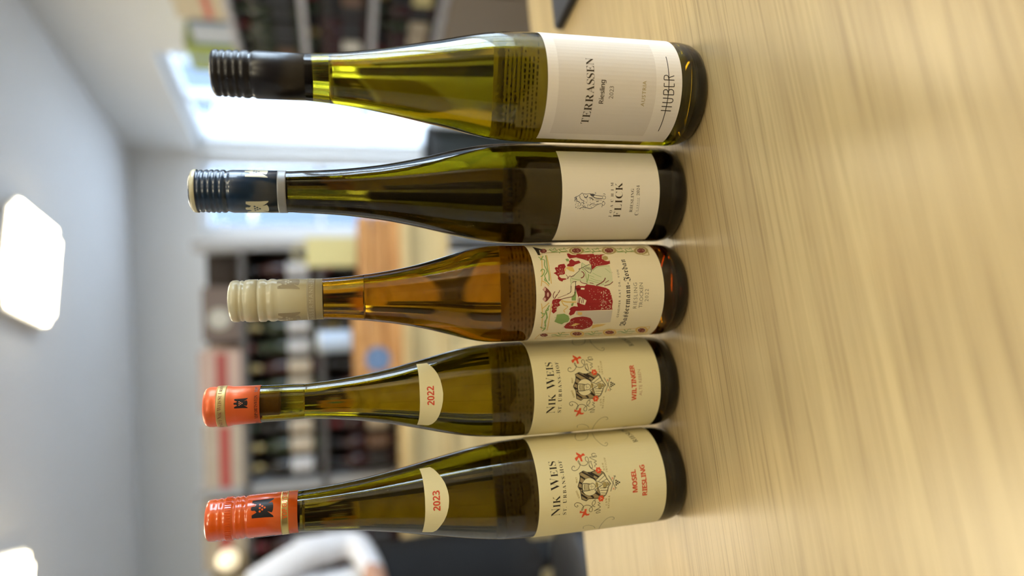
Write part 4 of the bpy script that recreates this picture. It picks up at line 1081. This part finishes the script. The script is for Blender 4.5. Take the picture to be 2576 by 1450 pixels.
# round lamp on the shelf top at the far left
lp = px_y(577, 1403, SY0 + 0.02)
lm = empty('globe_lamp', (lp.x, SY0 + 0.02, 1.47))
bm = bmesh.new(); bmesh.ops.create_uvsphere(bm, u_segments=20, v_segments=12, radius=0.045); g_ = from_bm('globe', bm, mat('globe_glow', (0.9, 0.85, 0.7), 0.4, emit=((1.0, 0.84, 0.52), 0.9)), lm, True); g_.location = (0, -0.03, lp.z - 1.47)
from_bm('lamp_foot', lathe_bm([(0, 0), (.035, 0), (.035, .008), (.006, .012), (.006, max(.02, lp.z - 1.47 - .04)), (0, max(.02, lp.z - 1.47 - .04))], 20), mat('lamp_brass', (0.4, 0.3, 0.15), 0.4, metal=.7), lm, True).location = (0, -0.03, 0)
tag(lm, 'small glowing globe lamp standing on top of the wine shelf', 'lamp')
# crates, tin and bag on the counter
M_CRATE = wood('crate_pine', srgb(186, 128, 72), srgb(222, 170, 108), (3, 30, 30), 0.6)
def crate(x0, x1, y0, y1, z0, z1, label, disc=None):
    o = empty('wooden_crate', ((x0 + x1) / 2, (y0 + y1) / 2, z0)); hx, hy, h = (x1 - x0) / 2, (y1 - y0) / 2, z1 - z0
    box_obj('bottom', (-hx, hx, -hy, hy, 0, .012), M_CRATE, o)
    n = 3; sl = h / n
    for k in range(n):
        for s in (-1, 1):
            box_obj('slat', (-hx, hx, s * hy - .006, s * hy + .006, .006 + k * sl, (k + 1) * sl - .006), M_CRATE, o)
            box_obj('slat', (s * hx - .006, s * hx + .006, -hy + .007, hy - .007, .006 + k * sl, (k + 1) * sl - .006), M_CRATE, o)
    if disc:
        d_ = from_bm('blue_print', lathe_bm([(0, 0), (disc, 0), (disc, .001), (0, .001)], 24), mat('crate_blue', (0.14, 0.22, 0.38), .7), o); d_.rotation_euler = (math.pi / 2, 0, 0); d_.location = (-0.06, -hy - .0065, h * .5)
    tag(o, label, 'crate', 'pine crates on the counter')
crate(-0.40, -0.02, 2.70, 2.98, 0.80, 1.00, 'pine crate with round blue print on the pale wooden counter', 0.05)
crate(0.02, 0.30, 2.70, 2.98, 0.80, 0.97, 'plain smaller pine crate at the right end of the counter')
o = empty('gift_tin', (-0.20, 2.82, 1.0)); from_bm('tin_body', lathe_bm([(0, 0), (.045, 0), (.045, .12), (0, .12)], 28), mat('tin_pale_blue', (0.50, 0.62, 0.80), 0.35), o); from_bm('tin_lid', lathe_bm([(0, .12), (.047, .12), (.047, .135), (0, .137)], 28), mat('tin_lid_white', (0.75, 0.78, 0.8), 0.35), o)
tag(o, 'pale blue round tin standing on the pine crate', 'tin')
o = empty('paper_bag', (0.17, 2.84, 0.97)); box_obj('bag_body', (-.06, .06, -.045, .045, 0, .20), mat('bag_yellow', (0.62, 0.55, 0.26), 0.7), o, 0.004)
for s in (-1, 1):
    bm = bmesh.new()
    for k in range(10):
        a0, a1 = math.pi * k / 10, math.pi * (k + 1) / 10
        box(bm, .04 * math.cos(a1) - .002, .04 * math.cos(a0) + .002, s * .04 - .002, s * .04 + .002, .20 + .05 * min(math.sin(a0), math.sin(a1)), .203 + .05 * max(math.sin(a0), math.sin(a1)))
    from_bm('bag_handle', bm, mat('bag_cord', (0.5, 0.45, 0.3), .8), o)
tag(o, 'yellow paper carrier bag standing on the smaller pine crate', 'bag')
o = empty('umbrella_stand', (0.60, 3.1, 0)); from_bm('bin', lathe_bm([(0, 0), (.15, 0), (.17, .62), (.165, .62), (.146, .01), (0, .01)], 28), mat('bin_black', (0.012, 0.016, 0.014), 0.5), o); from_bm('rim', lathe_bm([(.17, .60), (.176, .60), (.176, .63), (.165, .63)], 28), mat('bin_rim', (0.03, 0.03, 0.03), .4), o)
tag(o, 'black round bin standing on the floor right of the counter', 'bin')

# right shelf along the oblique wall -----------------------------------------
def RP(s, d): return MR @ Vector((s, -d, 0))    # s along the wall, d out of the wall
rs0, rs1 = 1.36, 3.30
p = RP(rs0, 0.02); rs = empty('wall_shelf', (p.x, p.y, 0), WANG - math.pi / 2)
L_ = rs1 - rs0
M_BRD = mat('wall_shelf_lilac_grey', (0.42, 0.41, 0.44), 0.5)
box_obj('back_panel', (0, L_, 0.0, 0.015, 0.5, 1.62), mat('wall_shelf_back', (0.05, 0.035, 0.03), 0.7), rs)
for x in (0.0, L_ / 2, L_ - .02): box_obj('upright', (x, x + .02, -.26, 0, 0, 1.62), mat('wall_shelf_upright', (0.12, .10, .09), .6), rs)
for z in (0.52, 0.86, 1.20, 1.54): box_obj('shelf_board', (.02, L_ - .02, -.26, 0, z - .03, z), M_BRD, rs)
box_obj('base_cabinet', (.02, L_ - .02, -.26, 0, 0.0, 0.485), mat('wall_shelf_base', (0.24, 0.19, 0.14), 0.6), rs)
tag(rs, 'shelf with grey boards and bottles along the oblique right wall', 'shelf')
for row, (z, nm) in enumerate(((1.20, 'top'), (0.86, 'middle'), (0.52, 'bottom'))):
    n = 0; x = 0.08
    while x < L_ - 0.08:
        if abs(x - L_ / 2 - .01) > 0.055:
            q = rs.matrix_basis @ Vector((x, -.19, z))
            li = random.choice((5, 4, 5, 2, 4, 3)) if row != 1 else random.choice((6, 5, 4, 4, 1, 5))
            shelf_bottle((q.x, q.y, z), WANG - math.pi / 2 + random.uniform(-.2, .2), random.choice((0, 1, 1)), li, '%s from window in %s row of right wall shelf' % (ORD[n], nm), 'bottles on the right wall shelf'); n += 1
        x += random.uniform(0.090, 0.125)
def on_rs(nm, x0, x1, h, mt, label, cat, extra=None, d=(-.2, -.05)):
    q = rs.matrix_basis @ Vector(((x0 + x1) / 2, (d[0] + d[1]) / 2, 1.54))
    o = empty(nm, (q.x, q.y, 1.54), WANG - math.pi / 2); w_ = (x1 - x0) / 2; dd = (d[1] - d[0]) / 2
    box_obj('body', (-w_, w_, -dd, dd, 0, h), mt, o, 0.002)
    if extra: extra(o, w_, dd, h)
    tag(o, label, cat)
on_rs('gift_box', 0.10, 0.34, 0.26, mat('box_olive', (0.30, 0.36, 0.10), .6), 'olive green gift box on the wall shelf top nearest the window', 'box', lambda o, w_, d_, h: box_obj('ribbon', (-.015, .015, -d_ - .001, -d_, 0, h), mat('ribbon_blue', (0.30, .40, .55), .5), o))
on_rs('gift_box', 0.36, 0.52, 0.20, mat('box_blue_grey', (0.36, 0.42, 0.52), .6), 'blue grey gift box on the wall shelf top', 'box', lambda o, w_, d_, h: box_obj('ribbon', (-.015, .015, -d_ - .001, -d_, 0, h), mat('ribbon_white', (0.7, .7, .7), .5), o))
on_rs('gift_box', 0.56, 0.86, 0.24, mat('box_cream', (0.55, 0.47, 0.33), .6), 'cream gift box with red band on the wall shelf top', 'box', lambda o, w_, d_, h: box_obj('band', (-w_ + .01, w_ - .01, -d_ - .001, -d_, h * .3, h * .45), mat('band_red', (0.50, .12, .08), .5), o))
on_rs('gift_box', 0.90, 1.14, 0.30, mat('box_brown', (0.13, 0.06, 0.04), .6), 'dark brown gift box on the wall shelf top', 'box', lambda o, w_, d_, h: box_obj('sticker', (-.05, .05, -d_ - .001, -d_, h * .4, h * .75), mat('sticker_cream', (0.6, .55, .42), .5), o))
on_rs('framed_sign', 0.80, 1.32, 0.62, mat('sign_black', (0.03, 0.03, 0.03), .5), 'black framed sign with pale panel leaning above the wall shelf', 'sign', lambda o, w_, d_, h: box_obj('pale_panel', (-w_ + .1, w_ - .1, -d_ - .001, -d_, h - .22, h - .1), mat('sign_pale', (0.45, .43, .38), .5), o), d=(-.04, -.015))

# ------------------------------------------------------------------ person at the left edge
def skin_body(name, verts, edges, radii, mt, parent, sub=2, root=0):
    me = bpy.data.meshes.new(name); me.from_pydata(verts, edges, []); o = link(name, me, None, parent)
    md = o.modifiers.new('skin', 'SKIN'); md.use_smooth_shade = True
    for i, r in enumerate(radii):
        s = me.skin_vertices[0].data[i]; s.radius = r if isinstance(r, tuple) else (r, r); s.use_root = (i == root)
    o.modifiers.new('sub', 'SUBSURF').levels = sub; o.modifiers['sub'].render_levels = sub
    bpy.context.view_layer.update()
    m2 = bpy.data.meshes.new_from_object(o.evaluated_get(bpy.context.evaluated_depsgraph_get()))
    o.modifiers.clear(); o.data = m2; bpy.data.meshes.remove(me)
    for x in (mt if isinstance(mt, (list, tuple)) else [mt]): m2.materials.append(x)
    for p in m2.polygons: p.use_smooth = True
    return o
M_SKIN = mat('skin', (0.42, 0.22, 0.14), 0.55); M_SHIRT = mat('shirt_white', (0.66, 0.66, 0.70), 0.85, vary=(14, .08)); M_TROU = mat('trousers_black', (0.014, 0.015, 0.016), 0.8); M_HAIR = mat('hair_brown', (0.05, 0.03, 0.02), .7); M_SHOE = mat('shoe_black', (0.02, .02, .02), .4)
pe = empty('person', (-1.07, 2.30, 0), math.radians(8))
pe.scale = (.96, .96, .96)
V = [(0, 0, .92), (0, 0, 1.08), (0, 0, 1.24), (0, 0, 1.37), (0, -.01, 1.46), (0, -.02, 1.53), (0, -.03, 1.62), (0, -.025, 1.70),
     (.13, 0, 1.36), (.205, .01, 1.21), (.215, .03, 1.05), (.16, -.14, 1.00), (.10, -.20, .98), (.06, -.225, .97),
     (-.13, 0, 1.36), (-.215, -.01, 1.20), (-.245, .0, 1.06), (-.25, -.06, .88), (-.25, -.08, .80), (-.25, -.09, .74),
     (.095, 0, .86), (.10, -.01, .50), (.10, .02, .10), (.10, -.10, .05), (-.095, 0, .86), (-.10, -.01, .50), (-.10, .02, .10), (-.10, -.10, .05)]
E_ = [(0, 1), (1, 2), (2, 3), (3, 4), (4, 5), (5, 6), (6, 7), (3, 8), (8, 9), (9, 10), (10, 11), (11, 12), (12, 13), (3, 14), (14, 15), (15, 16), (16, 17), (17, 18), (18, 19), (0, 20), (20, 21), (21, 22), (22, 23), (0, 24), (24, 25), (25, 26), (26, 27)]
RD_ = [(.155, .11), (.14, .10), (.155, .11), (.12, .09), .058, .075, .09, .07, .072, .060, .052, .040, .036, .03, .072, .060, .052, .040, .036, .03, .095, .068, .048, .042, .095, .068, .048, .042]
bd = skin_body('body', V, E_, RD_, [M_SHIRT, M_TROU, M_SKIN, M_SHOE], pe)
for p in bd.data.polygons:
    c = p.center
    if c.z > 1.455: p.material_index = 2
    elif c.y < -.16 and .9 < c.z < 1.06: p.material_index = 2
    elif c.x < -.19 and c.z < 1.02: p.material_index = 2 if c.z < .93 else 0
    elif c.x > .15 and c.z > .96: p.material_index = 0
    elif c.z < .09: p.material_index = 3
    elif c.z < .95: p.material_index = 1
def hand(sx, loc, rot):
    vs = [(0, 0, 0), (0, 0, -.03), (0, 0, -.06)]; es = [(0, 1), (1, 2)]; rd = [.017, .026, .024]
    for k, (x, l) in enumerate(((-.022, .062), (-.008, .072), (.007, .068), (.021, .052))):
        b0 = len(vs); vs += [(x, 0, -.075), (x * 1.1, -.008, -.075 - l * .5), (x * 1.1, -.022, -.075 - l * .92)]; es += [(2, b0), (b0, b0 + 1), (b0 + 1, b0 + 2)]; rd += [.0095, .0088, .0075]
    b0 = len(vs); vs += [(sx * .034, -.012, -.045), (sx * .044, -.026, -.075), (sx * .042, -.035, -.098)]; es += [(1, b0), (b0, b0 + 1), (b0 + 1, b0 + 2)]; rd += [.012, .0105, .0085]
    o = skin_body('hand', vs, es, rd, M_SKIN, pe, 2); o.location = loc; o.rotation_euler = rot
hand(-1, (.065, -.225, .97), (0, math.pi / 2, -.2)); hand(1, (-.25, -.09, .745), (-.15, 0, 0))
# apron round the hips
bm = bmesh.new(); n = 22
def ap(a, z):
    r = 1.0 + (0.97 - z) * 0.12
    return (.215 * r * math.sin(a), -.165 * r * math.cos(a) - .005, z)
rows_ = [1.0, .95, .85, .7, .55, .42]
g = [[bm.verts.new(ap(math.radians(-150 + 300 * k / n), z + .02 * math.sin(k * 1.3) * (z < .5))) for k in range(n + 1)] for z in rows_]
for i_ in range(len(rows_) - 1):
    for k in range(n): bm.faces.new((g[i_][k], g[i_ + 1][k], g[i_ + 1][k + 1], g[i_][k + 1]))
bmesh.ops.solidify(bm, geom=bm.faces[:], thickness=0.006)
from_bm('apron', bm, mat('apron_black', (0.016, 0.016, 0.018), .75), pe, True)
bm = bmesh.new(); bmesh.ops.create_uvsphere(bm, u_segments=20, v_segments=14, radius=0.105)
for v in bm.verts:
    v.co.y *= 1.12; v.co.z *= 1.08
    if v.co.y < -.03 and v.co.z < .035: v.co.y = max(v.co.y, -.03) + .03
hr = from_bm('hair', bm, M_HAIR, pe, True); hr.location = (0, -.005, 1.675)
for nm, pts, mt_, sc in (('nose', (0, -.128, 1.605), M_SKIN, (.013, .018, .02)), ('mouth', (0, -.116, 1.565), mat('lips', (.35, .12, .1), .5), (.022, .008, .006)), ('eye', (.033, -.108, 1.635), mat('eye_dark', (.03, .02, .02), .2), (.012, .008, .007)), ('eye', (-.033, -.108, 1.635), MATS['eye_dark'], (.012, .008, .007)), ('ear', (.098, -.02, 1.615), M_SKIN, (.012, .02, .03)), ('ear', (-.098, -.02, 1.615), M_SKIN, (.012, .02, .03))):
    bm = bmesh.new(); bmesh.ops.create_uvsphere(bm, u_segments=10, v_segments=8, radius=1.0)
    for v in bm.verts: v.co = Vector((v.co.x * sc[0], v.co.y * sc[1], v.co.z * sc[2])) + Vector(pts)
    from_bm(nm, bm, mt_, pe, True)
tag(pe, 'person in white shirt and black apron standing at the left edge', 'person')
# chrome-legged stool seen past the person's apron
st_p = px_z(1425, 1455, 0.41)
st = empty('bar_stool', (st_p.x, st_p.y, 0))
from_bm('seat', lathe_bm([(0, .36), (.15, .36), (.165, .375), (.165, .395), (.15, .41), (0, .41)], 28), mat('stool_black', (.02, .02, .022), .5), st, True)
from_bm('column', lathe_bm([(0, .02), (.025, .02), (.025, .36), (0, .36)], 20), mat('chrome', (.6, .6, .62), .15, metal=1.0), st, True)
from_bm('foot_plate', lathe_bm([(0, 0), (.17, 0), (.17, .008), (.03, .022), (0, .022)], 28), MATS['chrome'], st, True)
tag(st, 'low black stool with chrome column on the grey floor at left', 'stool')
